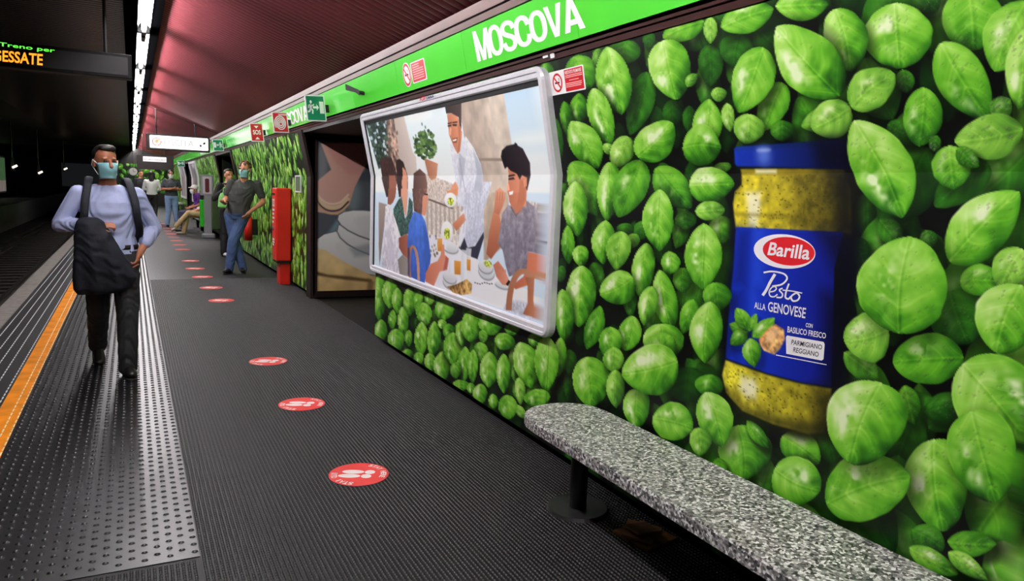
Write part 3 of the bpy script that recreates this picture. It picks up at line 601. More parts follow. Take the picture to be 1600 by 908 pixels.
# ------------------------------------------------------------------ signs on and from the band
SRED = mat('sign_red', (216, 34, 42), .3); SWH = mat('sign_white', (246, 246, 246), .3); SGR = mat('sign_green', (0, 128, 92), .3); SBL = mat('sign_black', (22, 22, 24), .4)
PALERED = mat('sign_pale_print', (250, 190, 186), .4)
def circle2(c, r, n=36, ry=None): return [(c[0]+r*math.cos(a), c[1]+(ry or r)*math.sin(a)) for a in np.linspace(0, 2*math.pi, n, endpoint=False)]
def plane3(M):
    return lambda P, off: np.array([(M @ Vector((float(p[0]), float(p[1]), off)))[:] for p in np.asarray(P)])
def no_smoking_face(parent, M, cx, cy, r):
    p3 = plane3(M)
    a = np.linspace(0, 2*math.pi, 37); ring_o = [(cx+r*math.cos(t), cy+r*math.sin(t)) for t in a]; ring_i = [(cx+r*.78*math.cos(t), cy+r*.78*math.sin(t)) for t in a]
    V = p3(ring_o+ring_i, .0024); n = len(a); flat('prohibition_ring', V, [[i, i+1, n+i+1, n+i] for i in range(n-1)], SRED, parent)
    poly_on('cigarette', [(cx-r*.5, cy-r*.10), (cx+r*.42, cy-r*.10), (cx+r*.42, cy+r*.08), (cx-r*.5, cy+r*.08)], p3, SBL, parent, .0022)
    poly_on('smoke', stroke(smooth_path([(cx+r*.3, cy+r*.15), (cx+r*.42, cy+r*.3), (cx+r*.25, cy+r*.45)], 10), r*.07), p3, SBL, parent, .0022)
    c, s_ = math.cos(.785), math.sin(.785)
    poly_on('prohibition_bar', [(cx-r*.8*c-r*.1*s_, cy+r*.8*s_-r*.1*c), (cx+r*.8*c-r*.1*s_, cy-r*.8*s_-r*.1*c), (cx+r*.8*c+r*.1*s_, cy-r*.8*s_+r*.1*c), (cx-r*.8*c+r*.1*s_, cy+r*.8*s_+r*.1*c)], p3, SRED, parent, .0027)
def rrect(x0, y0, x1, y1, r, n=5):
    out = []
    for cx, cy, a0 in ((x1-r, y1-r, 0), (x0+r, y1-r, 90), (x0+r, y0+r, 180), (x1-r, y0+r, 270)):
        for k in range(n+1): a = math.radians(a0+90*k/n); out.append((cx+r*math.cos(a), cy+r*math.sin(a)))
    return out
def wall_frame(px, py, off):
    """plane of the leaning upper wall at a pixel; x runs to the right in the picture (towards the camera)"""
    p = wallpt(px, py, off); o = (float(wx(p[1]))-off, p[0], p[1]); upv = Vector((-TL, 0, 1)).normalized()
    return frame(o, (0, -1, 0), upv)
# sticker on the basil film
t = thing('no_smoking_sticker', 'red and white no smoking sticker on the basil print beside the white poster frame', 'sign', (0, 0, 0))
M = wall_frame(862, 150, .005); wv = (wallpt(862, 150)[0]-wallpt(916, 142)[0]); hv = wallpt(858, 113)[1]-wallpt(862, 150)[1]
obj('backing', prism(rrect(0, 0, wv, hv, .008), .0015, M), SWH, t)
no_smoking_face(t, M, wv*.235, hv*.5, hv*.40)
p3 = plane3(M)
poly_on('title_bar', [(wv*.46, hv*.06), (wv*.97, hv*.06), (wv*.97, hv*.95), (wv*.46, hv*.95)], p3, SRED, t, .0021)
plane_text('VIETATO FUMARE', M, wv*.48, hv*.76, wv*.46, hv*.14, SWH, t, .02, lift=.0027)
for k, (a, b, y_) in enumerate(((.48, .95, .68), (.48, .95, .61), (.58, .85, .48), (.48, .92, .36), (.48, .92, .29), (.48, .9, .22))):
    poly_on('small_print', [(wv*a, hv*y_), (wv*b, hv*y_), (wv*b, hv*(y_+.035)), (wv*a, hv*(y_+.035))], p3, PALERED, t, .0026)
# pair of stickers on the band
t = thing('no_smoking_disc', 'round no smoking disc stuck on the green band beside a red notice', 'sign')
M = wall_frame(636, 117, BOF+.001); R_ = abs(wallpt(636, 97)[1]-wallpt(636, 117)[1])*.98
obj('backing', prism(circle2((0, 0), R_*1.04), .0015, M), SWH, t); no_smoking_face(t, M, 0, 0, R_*.95)
t = thing('smoking_notice', 'small red notice with white border on the green band right of the no smoking disc', 'sign')
M = wall_frame(646, 131, BOF+.001); a = wallpt(646, 131, BOF)[0]-wallpt(668, 124, BOF)[0]; b = wallpt(641, 98, BOF)[1]-wallpt(646, 131, BOF)[1]
obj('backing', prism(rrect(0, 0, a, b, .012), .0015, M), SWH, t); poly_on('red_field', rrect(a*.05, b*.05, a*.95, b*.95, .01), plane3(M), SRED, t, .0021)
for k in range(7):
    y_ = b*(.82-.11*k); poly_on('small_print', [(a*.12, y_), (a*(.6 if k < 2 else .86), y_), (a*(.6 if k < 2 else .86), y_+b*.05), (a*.12, y_+b*.05)], plane3(M), PALERED, t, .0026)
# projecting plates: perpendicular to the band, facing along the platform
def flag(name, label, Y, x0, z0, w_, h_, face, m, tilt=.12, border=.012):
    t = thing(name, label, 'sign', (0, 0, 0))
    ux = Vector((math.cos(tilt), 0, -math.sin(tilt)*-.4)); uy = Vector((-TL*.55, 0, 1))
    M = frame((x0, Y, z0), ux, uy); M = M
    obj('plate', prism(rrect(0, 0, w_, h_, .008), -.012, M), SWH, t)
    poly_on('field', rrect(border, border, w_-border, h_-border, .004), plane3(M), m, t, .0015)
    obj('bracket', boxm((w_-.02, h_*.35, -.03), (w_+.04, h_*.65, -.013), 0, M), SBL, t)
    face(t, M, w_, h_); return t
def face_exit(t, M, w_, h_, flip=False):
    p3 = plane3(M); S = lambda pts: [((w_*(1-x) if flip else w_*x), h_*y) for x, y in pts]
    A = (lambda nm, pts: poly_on(nm, S(pts)[::-1] if flip else S(pts), p3, SWH, t, .003))
    A('door', [(.70, .30), (.92, .30), (.92, .76), (.70, .76)])
    A('arrow', [(.36, .49), (.56, .49), (.54, .40), (.67, .53), (.54, .66), (.56, .57), (.36, .57)])
    A('runner_head', [(.28+.055*math.cos(a), .74+.06*math.sin(a)) for a in np.linspace(0, 6.28, 14)[:-1]])
    for pts, wd in (([(.30, .66), (.26, .56), (.24, .47)], .10), ([(.24, .48), (.34, .42), (.32, .28)], .07), ([(.24, .48), (.17, .37), (.09, .36)], .07), ([(.29, .64), (.38, .60), (.42, .66)], .05), ([(.28, .64), (.17, .61), (.14, .50)], .05)):
        A('runner_limb', [tuple(p) for p in stroke(pts, wd)])
def face_hose(t, M, w_, h_):
    p3 = plane3(M); th = np.linspace(0, 2*math.pi*3.6, 120); r = .05+.33*th/th.max(); pts = np.stack([(.5+r*np.cos(th))*w_, (.46+r*np.sin(th))*h_], 1)
    S_ = stroke(pts, .05*h_); n = len(pts)
    V = p3(np.concatenate([S_[:n], S_[n:][::-1]]), .003); flat('hose_spiral', V, [[i, i+1, n+i+1, n+i] for i in range(n-1)], SWH, t)
    poly_on('hose_tail', [(.42*w_, .85*h_), (.93*w_, .85*h_), (.93*w_, .90*h_), (.42*w_, .90*h_)], p3, SWH, t, .003)
def face_sos(t, M, w_, h_):
    plane_text('SOS', M, w_*.2, h_*.38, w_*.6, h_*.26, SWH, t, .03, lift=.003)
    p3 = plane3(M); poly_on('pointer', [(w_*.32, h_*.86), (w_*.5, h_*.72), (w_*.68, h_*.86)], p3, SWH, t, .003); poly_on('pointer', [(w_*.32, h_*.12), (w_*.68, h_*.12), (w_*.5, h_*.26)], p3, SWH, t, .003)
def flag_px(name, label, Y, bl, tr, face, m):
    Y = min(wallpt(tr[0], bl[1], BOF)[0], wallpt(*tr, BOF)[0])-.045
    a = ypt(*bl, Y); b = ypt(*tr, Y); return flag(name, label, Y, a[0], a[1], b[0]-a[0], b[1]-a[1], face, m)
flag_px('exit_sign', 'dark green running man exit sign projecting from the band by the passage', 8.35, (480, 189), (511, 151), face_exit, SGR)
flag_px('fire_hose_sign', 'red sign with white hose spiral projecting from the green band', 10.9, (428, 207), (452, 177), face_hose, SRED)
flag_px('emergency_call_sign', 'red sign lettered SOS projecting from the green band', 12.9, (393, 221), (413, 194), face_sos, SRED)
flag_px('exit_sign', 'smaller green exit sign beside the white hanging exit panel', 18.9, (334, 236), (350, 219), lambda *a: face_exit(*a, flip=True), SGR)
flag_px('exit_sign', 'distant green exit sign, nearer of the two beyond the hanging exit panel', 26.5, (278, 260.5), (289, 251), lambda *a: face_exit(*a, flip=True), SGR)
flag_px('exit_sign', 'most distant small green exit sign on the band', 32.5, (264, 264), (272, 257), lambda *a: face_exit(*a, flip=True), SGR)
# black bracket arm on the band, white tags on the rail
t = thing('bracket_arm', 'small black bracket sticking out of the green band above the poster', 'bracket')
p = wallpt(569, 146, BOF); q = Vector((float(wx(p[1]))-BOF, p[0], p[1]))
bm = bmesh.new(); cyl(bm, q, q+Vector((-.05, 0, .005)), .018, n=12); obj('mount', bm, SBL, t)
Mq = frame(q+Vector((-.05, 0, .0)), Vector((-.75, .25, .12)), (0, 0, 1))
obj('arm', prism([(-.01, -.025), (.03, -.004), (.115, .0), (.12, .05), (.03, .03), (.0, .025)], -.03, Mq), SBL, t)
t = thing('rail_tag', 'pair of small white tags on the brown rail at the poster corner', 'tag')
for x0, x1, m_ in ((849, 857, SWH), (857.5, 860.5, SBL), (861, 867, SWH)):
    a = wallpt(x0, 91.5, .014); b = wallpt(x1, 89, .014); M = frame((float(wx(a[1]))-.014, a[0], a[1]), (0, -1, 0), (-TL, 0, 1)); obj('tag_plate', prism(rrect(0, 0, a[0]-b[0], .024, .003), .003, M), m_, t)

# ================================================================== POSTER CASE on the near wall
FR = mat('poster_frame_grey', (226, 225, 232), .38, .1, noise=.05, scale=20)
case = thing('poster_case', 'wide bent white framed poster case with a terrace dinner scene, mounted over the basil print', 'poster', (2.1, 5.1, .69))
PC = Matrix.Translation((-2.1, -5.1, -.69))
fy0, fy1, fz0, fz1 = 3.43, 6.90, .69, 2.178; bw = .066; fo = .055
def bent_bar(z0, z1, ya, yb, o0, o1):
    """solid following the bend of the wall between heights z0..z1"""
    zs = sorted({z0, z1} | ({ZK} if z0 < ZK < z1 else set())); pr = [(float(wx(z))-o1, z) for z in zs]+[(float(wx(z))-o0, z) for z in zs[::-1]]
    b = prism(pr, -(yb-ya), frame((0, ya, 0), (1, 0, 0), (0, 0, 1))); bmesh.ops.transform(b, matrix=PC, verts=b.verts[:]); return b
def bevd(b, o=.012):
    bmesh.ops.bevel(b, geom=[e_ for e_ in b.edges if e_.calc_length() > .02], offset=o, segments=2, affect='EDGES', clamp_overlap=True); return b
def frame_ring():
    def loop(i, r):
        out = []
        for cy_, cz_, a0 in ((fy1-i-r, fz1-i-r, 0), (fy0+i+r, fz1-i-r, 90), (fy0+i+r, fz0+i+r, 180), (fy1-i-r, fz0+i+r, 270)):
            for k in range(7): a = math.radians(a0+15*k); out.append((cy_+r*math.cos(a), cz_+r*math.sin(a)))
            if a0 == 90: out.append((fy0+i, ZK))
        out.append((fy1-i, ZK)); return np.array(out)
    L_ = [wall3(loop(0, .075), .005), wall3(loop(0, .075), fo-.014), wall3(loop(.012, .065), fo), wall3(loop(bw*.45, .04), fo), wall3(loop(bw*.52, .035), fo-.006), wall3(loop(bw-.008, .012), fo-.006), wall3(loop(bw, .008), fo-.016), wall3(loop(bw, .008), .02)]
    n = len(L_[0]); V = np.concatenate(L_)-np.array([2.1, 5.1, .69]); Fs = [[j*n+i, j*n+(i+1) % n, (j+1)*n+(i+1) % n, (j+1)*n+i] for j in range(len(L_)-1) for i in range(n)]
    return flat('frame', V, Fs, FR, case)
frame_ring()
obj('inner_rim', bent_bar(fz0+bw, fz1-bw, fy1-bw-.02, fy1-bw, .005, .04), SBL, case)
obj('inner_rim', bent_bar(fz1-bw-.03, fz1-bw, fy0+bw, fy1-bw, .005, .032), SBL, case)
PO = .030
px = np.linspace(842, 584, 300); cu = np.array([(XW-PO)/ray(x, 278+.04*(x-205))[0]*ray(x, 278+.04*(x-205))[1] for x in px]); cu = cu[(cu > fy0+bw-.02) & (cu < fy1-bw-.01)]
cu = np.concatenate([[fy0+bw-.01], cu[cu > fy0+bw-.005], [fy1-bw-.005]])
cvv = np.concatenate([np.arange(fz0+bw-.01, ZK, .0042), [ZK], np.arange(ZK+.0042, fz1-bw, .0042), [fz1-bw-.005]])
pc = Canvas(cu, cvv, (206, 222, 242))
def A(f): return lambda pts: [wallpt(*f(*p), PO) for p in pts]
P1 = A(crop(560, 80, 4.126)); P2 = A(crop(560, 300, 3.782)); P8 = A(crop(720, 280, 3.78)); P7 = A(crop(580, 280, 5.044)); PX = A(lambda x, y: (x, y))
# sky
pc.poly(PX([(565, 60), (880, 60), (880, 300), (565, 300)]), (196, 218, 246), .02, (236, 241, 248), 270)
pc.poly(P1([(920, 200), (1160, 140), (1270, 908), (960, 908)]), (186, 212, 244), .01, (232, 238, 246), 270)
for x_, y_, a_, b_ in ((1150, 560, .3, .03), (1120, 700, .35, .03), (1200, 780, .3, .03), (420, 700, .3, .02), (380, 420, .3, .04)):
    c_ = P1([(x_, y_)])[0]; pc.ell(c_, a_, b_, (240, 243, 247), .05, alpha=.6)
# left foliage, bark and pillar
pc.poly(P1([(40, 440), (190, 400), (250, 700), (130, 760)]), (44, 60, 54), .01, tex=.7, tsc=40)
rs = np.random.default_rng(3)
for k in range(70):
    c_ = P1([(rs.uniform(60, 180), rs.uniform(420, 700))])[0]; pc.ell(c_, rs.uniform(.01, .05), rs.uniform(.008, .02), [(208, 222, 236), (30, 44, 40), (84, 104, 84)][k % 3], .006, alpha=.8)
pc.poly(P1([(175, 405), (230, 395), (270, 640), (250, 780), (200, 690)]), (150, 128, 116), .008, (120, 100, 90), 0, .5, 24)
pc.poly(P1([(222, 398), (285, 385), (350, 650), (370, 680), (380, 800), (270, 800), (255, 600)]), (176, 164, 156), .006, (206, 196, 188), 180)
for k in range(26):
    c_ = P1([(rs.uniform(185, 260), rs.uniform(500, 700))])[0]; pc.ell(c_, rs.uniform(.01, .035), rs.uniform(.008, .02), [(196, 176, 158), (80, 70, 58)][k % 2], .006, alpha=.7)
# balustrade
pc.poly(P1([(370, 770), (600, 850), (640, 908), (640, 1000), (360, 1000)]), (202, 192, 182), .006, (182, 170, 160), 270, .15)
pc.poly(P2([(380, 0), (620, 0), (620, 330), (400, 330)]), (196, 186, 176), .008, (224, 218, 212), 270, .12)
for x_ in range(400, 620, 26): pc.poly(P2([(x_, 60), (x_+12, 64), (x_+14, 250), (x_+2, 250)]), (142, 130, 122), .008, alpha=.6)
pc.poly(P2([(415, 38), (560, 92), (556, 102), (412, 48)]), (92, 76, 70), .004)
# bush and pot
for k in range(130):
    a_ = rs.uniform(0, 6.28); r_ = rs.uniform(0, 1)**.5; c_ = P1([(432+70*r_*math.cos(a_), 605+95*r_*math.sin(a_))])[0]; pc.ell(c_, rs.uniform(.02, .05), rs.uniform(.008, .02), [(52, 78, 44), (84, 112, 60), (34, 54, 34), (112, 140, 84)][k % 4], .005, alpha=.9)
for x_, y_ in ((410, 470), (432, 490), (370, 545), (355, 560)): pc.ell(P1([(x_, y_)])[0], .012, .012, (70, 96, 60), .006)
pc.poly(P1([(425, 690), (512, 725), (500, 820), (470, 832), (448, 800)]), (196, 146, 120), .005, (160, 110, 88), 0)
# big pillar
pc.poly(P1([(640, 288), (925, 205), (985, 590), (1000, 640), (1010, 908), (690, 908), (690, 600)]), (170, 154, 142), .006, (206, 194, 180), 180, .10, 12)
pc.poly(P1([(830, 232), (925, 205), (985, 590), (880, 600)]), (196, 184, 170), .012, (212, 202, 188), 0, .08, 14, alpha=.8)
pc.poly(P1([(770, 690), (960, 690), (960, 710), (770, 706)]), (144, 128, 116), .006)
pc.poly(P2([(740, 0), (890, 0), (880, 300), (740, 420)]), (186, 170, 152), .01, (172, 154, 138), 270, .1, 14)
# behind the seated man: stone wall, white cloths
pc.poly(P2([(1000, 50), (1140, 85), (1130, 300), (1090, 330)]), (176, 168, 162), .006, (198, 192, 188), 0, .2)
pc.poly(P2([(1090, 250), (1135, 300), (1130, 330), (1095, 320)]), (54, 44, 40), .005)
pc.poly(P2([(1080, 340), (1130, 320), (1128, 560), (1070, 480)]), (226, 224, 230), .006, (196, 194, 202), 270)
# standing man
pc.poly(P1([(590, 590), (650, 660), (690, 545), (745, 625), (790, 730), (800, 1000), (640, 1000), (612, 760)]), (204, 208, 218), .005, (226, 228, 234), 90, .06)
pc.poly(P2([(640, -60), (790, -60), (740, 120), (742, 235), (690, 330), (640, 330), (605, 310), (610, 150)]), (206, 209, 220), .005, (186, 190, 206), 270, .08)
pc.poly(P1([(740, 640), (790, 730), (795, 908), (740, 908), (760, 760)]), (168, 172, 186), .015, alpha=.7)
pc.poly(P1([(648, 660), (662, 640), (690, 700), (672, 820), (655, 900), (645, 760)]), (176, 180, 192), .012, alpha=.8)
pc.poly(P1([(630, 600), (665, 560), (700, 660), (680, 690), (652, 656)]), (216, 219, 226), .005)
pc.poly(P1([(572, 405), (628, 400), (660, 470), (664, 560), (655, 645), (640, 662), (612, 610), (585, 540), (578, 470)]), (212, 150, 120), .005, (176, 116, 90), 0)
pc.poly(P1([(554, 335), (570, 300), (600, 284), (645, 286), (664, 330), (664, 500), (652, 480), (645, 425), (600, 400), (566, 402)]), (44, 36, 36), .005, (78, 66, 64), 180)
pc.poly(P1([(575, 478), (600, 472), (600, 484), (578, 488)]), (50, 36, 32), .003); pc.poly(P1([(606, 470), (634, 470), (634, 484), (606, 482)]), (50, 36, 32), .003)
pc.poly(P1([(604, 565), (640, 555), (634, 590), (612, 592)]), (120, 66, 58), .004); pc.poly(P1([(608, 572), (634, 564), (630, 578), (612, 582)]), (246, 236, 228), .002)
pc.poly(P2([(586, 345), (622, 255), (645, 330), (690, 320), (740, 235), (742, 270), (700, 410), (600, 375)]), (46, 48, 60), .005)
pc.poly(P2([(605, 120), (640, 95), (650, 180), (630, 260), (600, 330), (590, 300), (610, 200)]), (222, 224, 232), .008)
pc.poly(P2([(556, 190), (622, 124), (636, 166), (578, 232)]), (206, 146, 116), .004, (170, 108, 84), 270)
pc.poly(P1([(600, 870), (625, 840), (645, 880), (640, 930), (590, 930)]), (206, 146, 116), .005); pc.poly(P2([(522, -6), (586, -20), (580, 18), (530, 20)]), (200, 138, 108), .004)
for cx_, cy_, rx_, ry_ in ((543, 48, .115, .054), (522, 238, .115, .082)):
    c_ = P2([(cx_, cy_)])[0]; pc.ell(c_, rx_, ry_, (246, 246, 244), .006, c2=(214, 214, 212), ang=270); c_ = P2([(cx_+2, cy_+8)])[0]; pc.ell(c_, rx_*.5, ry_*.52, (164, 178, 70), .006, tex=.7, tsc=70)
# table and what stands on it
pc.poly(P2([(400, 250), (470, 262), (560, 300), (640, 372), (700, 396), (810, 500), (1000, 580), (1092, 660), (1088, 776), (850, 690), (640, 620), (430, 570), (400, 420)]), (238, 238, 243), .006, (222, 222, 230), 0)
pc.poly(P2([(880, 640), (1092, 664), (1088, 776), (860, 694)]), (206, 208, 218), .02, (178, 180, 192), 270, .15)
for c_, rx_, ry_ in (((545, 330), .14, .036), ((540, 535), .13, .045), ((540, 505), .125, .04), ((756, 470), .12, .05), ((752, 440), .11, .042), ((850, 550), .10, .02)):
    q_ = P2([c_])[0]; pc.ell((q_[0], q_[1]-.008), rx_*1.05, ry_*1.05, (120, 124, 130), .008, alpha=.8); pc.ell(q_, rx_, ry_, (226, 228, 230), .005, c2=(196, 200, 204), ang=270)
pc.ell(P2([(765, 425)])[0], .06, .022, (150, 164, 76), .006, tex=.6, tsc=80)
for p_ in ([(466, 275), (496, 275), (494, 350), (468, 350)], [(566, 405), (606, 410), (604, 490), (568, 486)], [(640, 380), (664, 384), (662, 466), (642, 462)]):
    pc.poly(P2(p_), (214, 158, 84), .006, (184, 120, 52), 270)
for p_ in ([(610, 340), (640, 345), (640, 530), (606, 525)], [(500, 300), (520, 300), (520, 340), (500, 340)], [(636, 330), (668, 335), (664, 400), (640, 398)], [(530, 400), (560, 402), (558, 480), (534, 476)]):
    pc.poly(P2(p_), (236, 238, 242), .006, (208, 212, 220), 0, alpha=.8)
for k in range(20):
    c_ = P2([(rs.uniform(420, 470), rs.uniform(255, 380))])[0]; pc.ell(c_, .02, .012, [(88, 76, 66), (226, 224, 222), (128, 120, 110)][k % 3], .005, alpha=.7)
pc.poly(P2([(525, 560), (580, 545), (640, 515), (672, 545), (666, 600), (610, 610), (560, 595)]), (176, 142, 92), .005, (112, 84, 50), 0, .5, 40)
for x_ in range(690, 800, 14): pc.ell(P2([(x_, 540+4*math.sin(x_))])[0], .014, .004, (70, 66, 66), .003)
# women on the left
pc.poly(P1([(138, 700), (175, 680), (215, 690), (240, 760), (246, 850), (236, 940), (180, 940), (150, 820)]), (58, 42, 40), .008, tex=.3)
pc.poly(P1([(196, 800), (236, 800), (246, 860), (236, 940), (200, 960)]), (140, 92, 76), .006); pc.poly(P2([(178, -20), (225, -20), (218, 30), (205, 62), (188, 78), (172, 70)]), (132, 86, 70), .005)
pc.poly(P1([(240, 715), (262, 692), (290, 715), (320, 830), (318, 940), (262, 940), (245, 830)]), (46, 34, 34), .006)
pc.poly(P1([(284, 745), (304, 770), (318, 830), (312, 900), (290, 930), (278, 850)]), (206, 150, 124), .005); pc.poly(P2([(252, -20), (292, -20), (290, 40), (284, 150), (268, 110), (252, 40)]), (208, 156, 132), .005)
pc.poly(P2([(206, 100), (240, 40), (256, 30), (275, 160), (288, 140), (300, 30), (322, 60), (322, 170), (292, 246), (240, 270), (210, 180)]), (62, 84, 78), .005, tex=.6, tsc=70)
pc.poly(P2([(120, 60), (170, 75), (160, 140), (125, 440), (120, 300)]), (150, 138, 132), .008, (120, 104, 100), 270)
pc.poly(P2([(160, 84), (186, 74), (214, 150), (250, 262), (246, 330), (232, 400), (248, 490), (200, 470), (138, 448), (142, 360), (152, 230)]), (228, 226, 232), .005, (200, 196, 208), 270, .12, 30)
pc.poly(P2([(165, 200), (200, 260), (215, 380), (190, 460), (170, 360)]), (196, 192, 206), .02, alpha=.6)
pc.poly(P2([(238, 272), (290, 246), (296, 300), (292, 396), (262, 370), (240, 330)]), (164, 104, 84), .005, (120, 70, 58), 0)
pc.poly(P2([(232, 400), (262, 370), (296, 400), (300, 500), (244, 488)]), (152, 146, 140), .006, (120, 112, 108), 0)
# person in blue
pc.poly(P1([(355, 790), (395, 758), (430, 790), (444, 860), (440, 930), (352, 930)]), (74, 54, 50), .006, (110, 84, 76), 180)
pc.poly(P2([(318, -20), (404, -20), (400, 40), (384, 100), (372, 138), (328, 112)]), (82, 60, 56), .005, (120, 92, 84), 180, .2, 40)
pc.poly(P2([(380, 30), (404, 0), (412, 20), (408, 70), (396, 140), (374, 136)]), (200, 142, 118), .005); pc.poly(P2([(390, 8), (412, 12), (412, 20), (390, 18)]), (40, 34, 36), .003)
pc.poly(P2([(326, 116), (372, 132), (396, 176), (412, 262), (428, 380), (424, 424), (398, 490), (392, 542), (300, 498), (288, 300), (298, 190)]), (86, 122, 204), .005, (62, 92, 172), 270, .10, 20)
pc.poly(P2([(380, 180), (412, 262), (426, 380), (400, 470), (392, 360)]), (60, 88, 160), .02, alpha=.7)
pc.poly(P2([(396, 480), (428, 425), (468, 408), (486, 372), (494, 308), (506, 312), (510, 370), (534, 392), (522, 456), (480, 472), (446, 556), (396, 530)]), (210, 146, 122), .005, (180, 110, 90), 0)
pc.poly(P2([(516, 380), (534, 396), (524, 460), (500, 466), (510, 420)]), (150, 70, 66), .008, alpha=.7)
for path in ([(304, 510), (300, 420), (306, 345), (322, 322), (340, 350), (352, 420), (356, 522)],):
    pc.poly(P2([tuple(p) for p in stroke(smooth_path(path, 30), 15)]), (196, 150, 122), .004, (150, 102, 78), 0)
pc.poly(P2([(290, 330), (302, 330), (304, 500), (292, 490)]), (70, 60, 90), .004)
# seated man on the right
pc.poly(P2([(796, 118), (832, 132), (846, 200), (840, 320), (784, 398), (756, 366), (772, 240)]), (188, 126, 100), .005, (140, 84, 64), 270)
pc.poly(P2([(850, 130), (884, 76), (930, 92), (986, 46), (1044, 88), (1086, 170), (1098, 262), (1086, 374), (1004, 352), (1000, 470), (890, 500), (870, 430), (852, 344), (824, 306)]), (142, 136, 146), .005, (118, 114, 126), 270, .16, 40)
for p_ in ([(860, 160), (900, 300), (890, 480), (870, 420)], [(930, 200), (960, 330), (940, 480), (920, 400)], [(985, 120), (1000, 250), (985, 350), (970, 220)]): pc.poly(P2(p_), (108, 104, 116), .03, alpha=.6)
pc.poly(P2([(1040, 90), (1090, 180), (1096, 262), (1070, 300), (1050, 200)]), (176, 172, 180), .03, alpha=.6)
pc.poly(P1([(962, 740), (1010, 770), (1060, 800), (1092, 806), (1086, 880), (1080, 1000), (985, 1010), (972, 940), (958, 900), (968, 830)]), (214, 150, 124), .005, (178, 112, 88), 0)
pc.poly(P2([(888, 10), (985, 0), (990, 50), (975, 90), (935, 105), (915, 88), (892, 60)]), (206, 142, 114), .005, (168, 104, 82), 0)
pc.poly(P2([(890, 0), (915, -6), (912, 14), (892, 18)]), (250, 244, 240), .004)
pc.poly(P1([(918, 680), (925, 640), (955, 610), (1010, 598), (1060, 628), (1106, 720), (1110, 800), (1088, 900), (1078, 880), (1086, 815), (1055, 800), (1040, 830), (1020, 790), (980, 770), (960, 745), (944, 760)]), (24, 20, 24), .005, (46, 40, 44), 180)
pc.poly(P1([(1010, 588), (1025, 600), (1020, 630), (1000, 612)]), (20, 18, 20), .004)
pc.poly(P1([(966, 820), (1000, 812), (1010, 826), (968, 832)]), (40, 28, 28), .003)
pc.poly(P2([(810, -6), (836, -26), (862, 0), (868, 40), (852, 88), (832, 136), (800, 120), (806, 60)]), (212, 152, 124), .005, (170, 108, 86), 270)
for x_ in (822, 838, 852): pc.poly(P2([tuple(p) for p in stroke([(x_, 0), (x_-4, 50)], 3)]), (140, 84, 66), .003, alpha=.7)
pc.poly(P2([(1002, 354), (1082, 372), (1074, 450), (1020, 545), (930, 575), (905, 555), (975, 500), (995, 450)]), (206, 132, 104), .005, (164, 92, 70), 0)
pc.poly(P2([(796, 432), (826, 408), (858, 450), (890, 520), (888, 555), (850, 548), (815, 500)]), (210, 146, 122), .005, (172, 106, 86), 0)
pc.poly(P2([(870, 545), (888, 520), (900, 530), (884, 556)]), (30, 26, 28), .003)
for path, wd in (([(888, 700), (892, 640), (905, 560), (930, 500), (965, 470), (1000, 478), (1030, 500), (1070, 478), (1104, 480), (1116, 520)], 34),):
    pc.poly(P2([tuple(p) for p in stroke(smooth_path(path, 40), wd)]), (196, 150, 122), .005, (150, 100, 76), 0)
pc.poly(P2([(985, 505), (1040, 505), (1034, 640), (1046, 745), (972, 722), (1000, 660), (1000, 560)]), (186, 128, 100), .005, (140, 86, 64), 0)
pc.poly(P2([(1095, 500), (1118, 500), (1112, 680), (1096, 740)]), (150, 104, 84), .005)
pc.poly(P1([(640, 470), (662, 500), (662, 560), (654, 640), (640, 655), (648, 560)]), (150, 92, 70), .012, alpha=.6); pc.poly(P1([(590, 490), (600, 500), (596, 545), (584, 540)]), (232, 176, 146), .006, alpha=.8)
pc.poly(P1([(574, 464), (602, 456), (602, 464), (576, 472)]), (40, 30, 28), .003); pc.poly(P1([(606, 456), (638, 452), (638, 461), (606, 464)]), (40, 30, 28), .003)
pc.poly(P1([(656, 520), (668, 515), (666, 560), (656, 562)]), (196, 132, 106), .004)
pc.poly(P1([(1040, 830), (1088, 820), (1080, 960), (1050, 1000), (1020, 1000), (1035, 900)]), (168, 104, 80), .014, alpha=.7); pc.poly(P1([(1062, 830), (1085, 822), (1086, 868), (1068, 880)]), (206, 142, 116), .005)
pc.poly(P1([(966, 800), (1004, 792), (1012, 802), (968, 812)]), (30, 22, 22), .003); pc.poly(P1([(956, 870), (968, 850), (976, 895), (958, 905)]), (228, 168, 140), .005)
pc.poly(P2([(900, 70), (960, 70), (985, 50), (960, 120), (925, 140)]), (178, 116, 92), .006, alpha=.9)
pc.poly(P2([(905, 84), (930, 132), (960, 110), (950, 120), (930, 146), (898, 92)]), (96, 92, 102), .004, alpha=.8)
for x_ in (640, 655, 700, 720): pc.poly(P2([tuple(p) for p in stroke([(x_, 10), (x_-8, 120), (x_-20, 240)], 7)]), (172, 176, 192), .012, alpha=.6)
pc.poly(P1([tuple(p) for p in stroke([(652, 690), (668, 800), (690, 908)], 5)]), (150, 154, 168), .005, alpha=.8)
for k in range(5): pc.ell(P2([(812+k*14, 436+k*8)])[0], .012, .012, (176, 112, 92), .006, alpha=.6)
def _case_to(P):
    V = wall3(P, PO); V -= np.array([2.1, 5.1, .69]); return V
pc.img = np.clip(pc.img, 0, 1)**.90; lum = pc.img.mean(-1, keepdims=True); pc.img = np.clip(lum+(pc.img-lum)*1.15, 0, 1); pc.img = np.clip(.5+(pc.img-.5)*1.12+.02, 0, 1)
obj('poster_print', pc.mesh('poster_print', _case_to, 1.0), None, case)
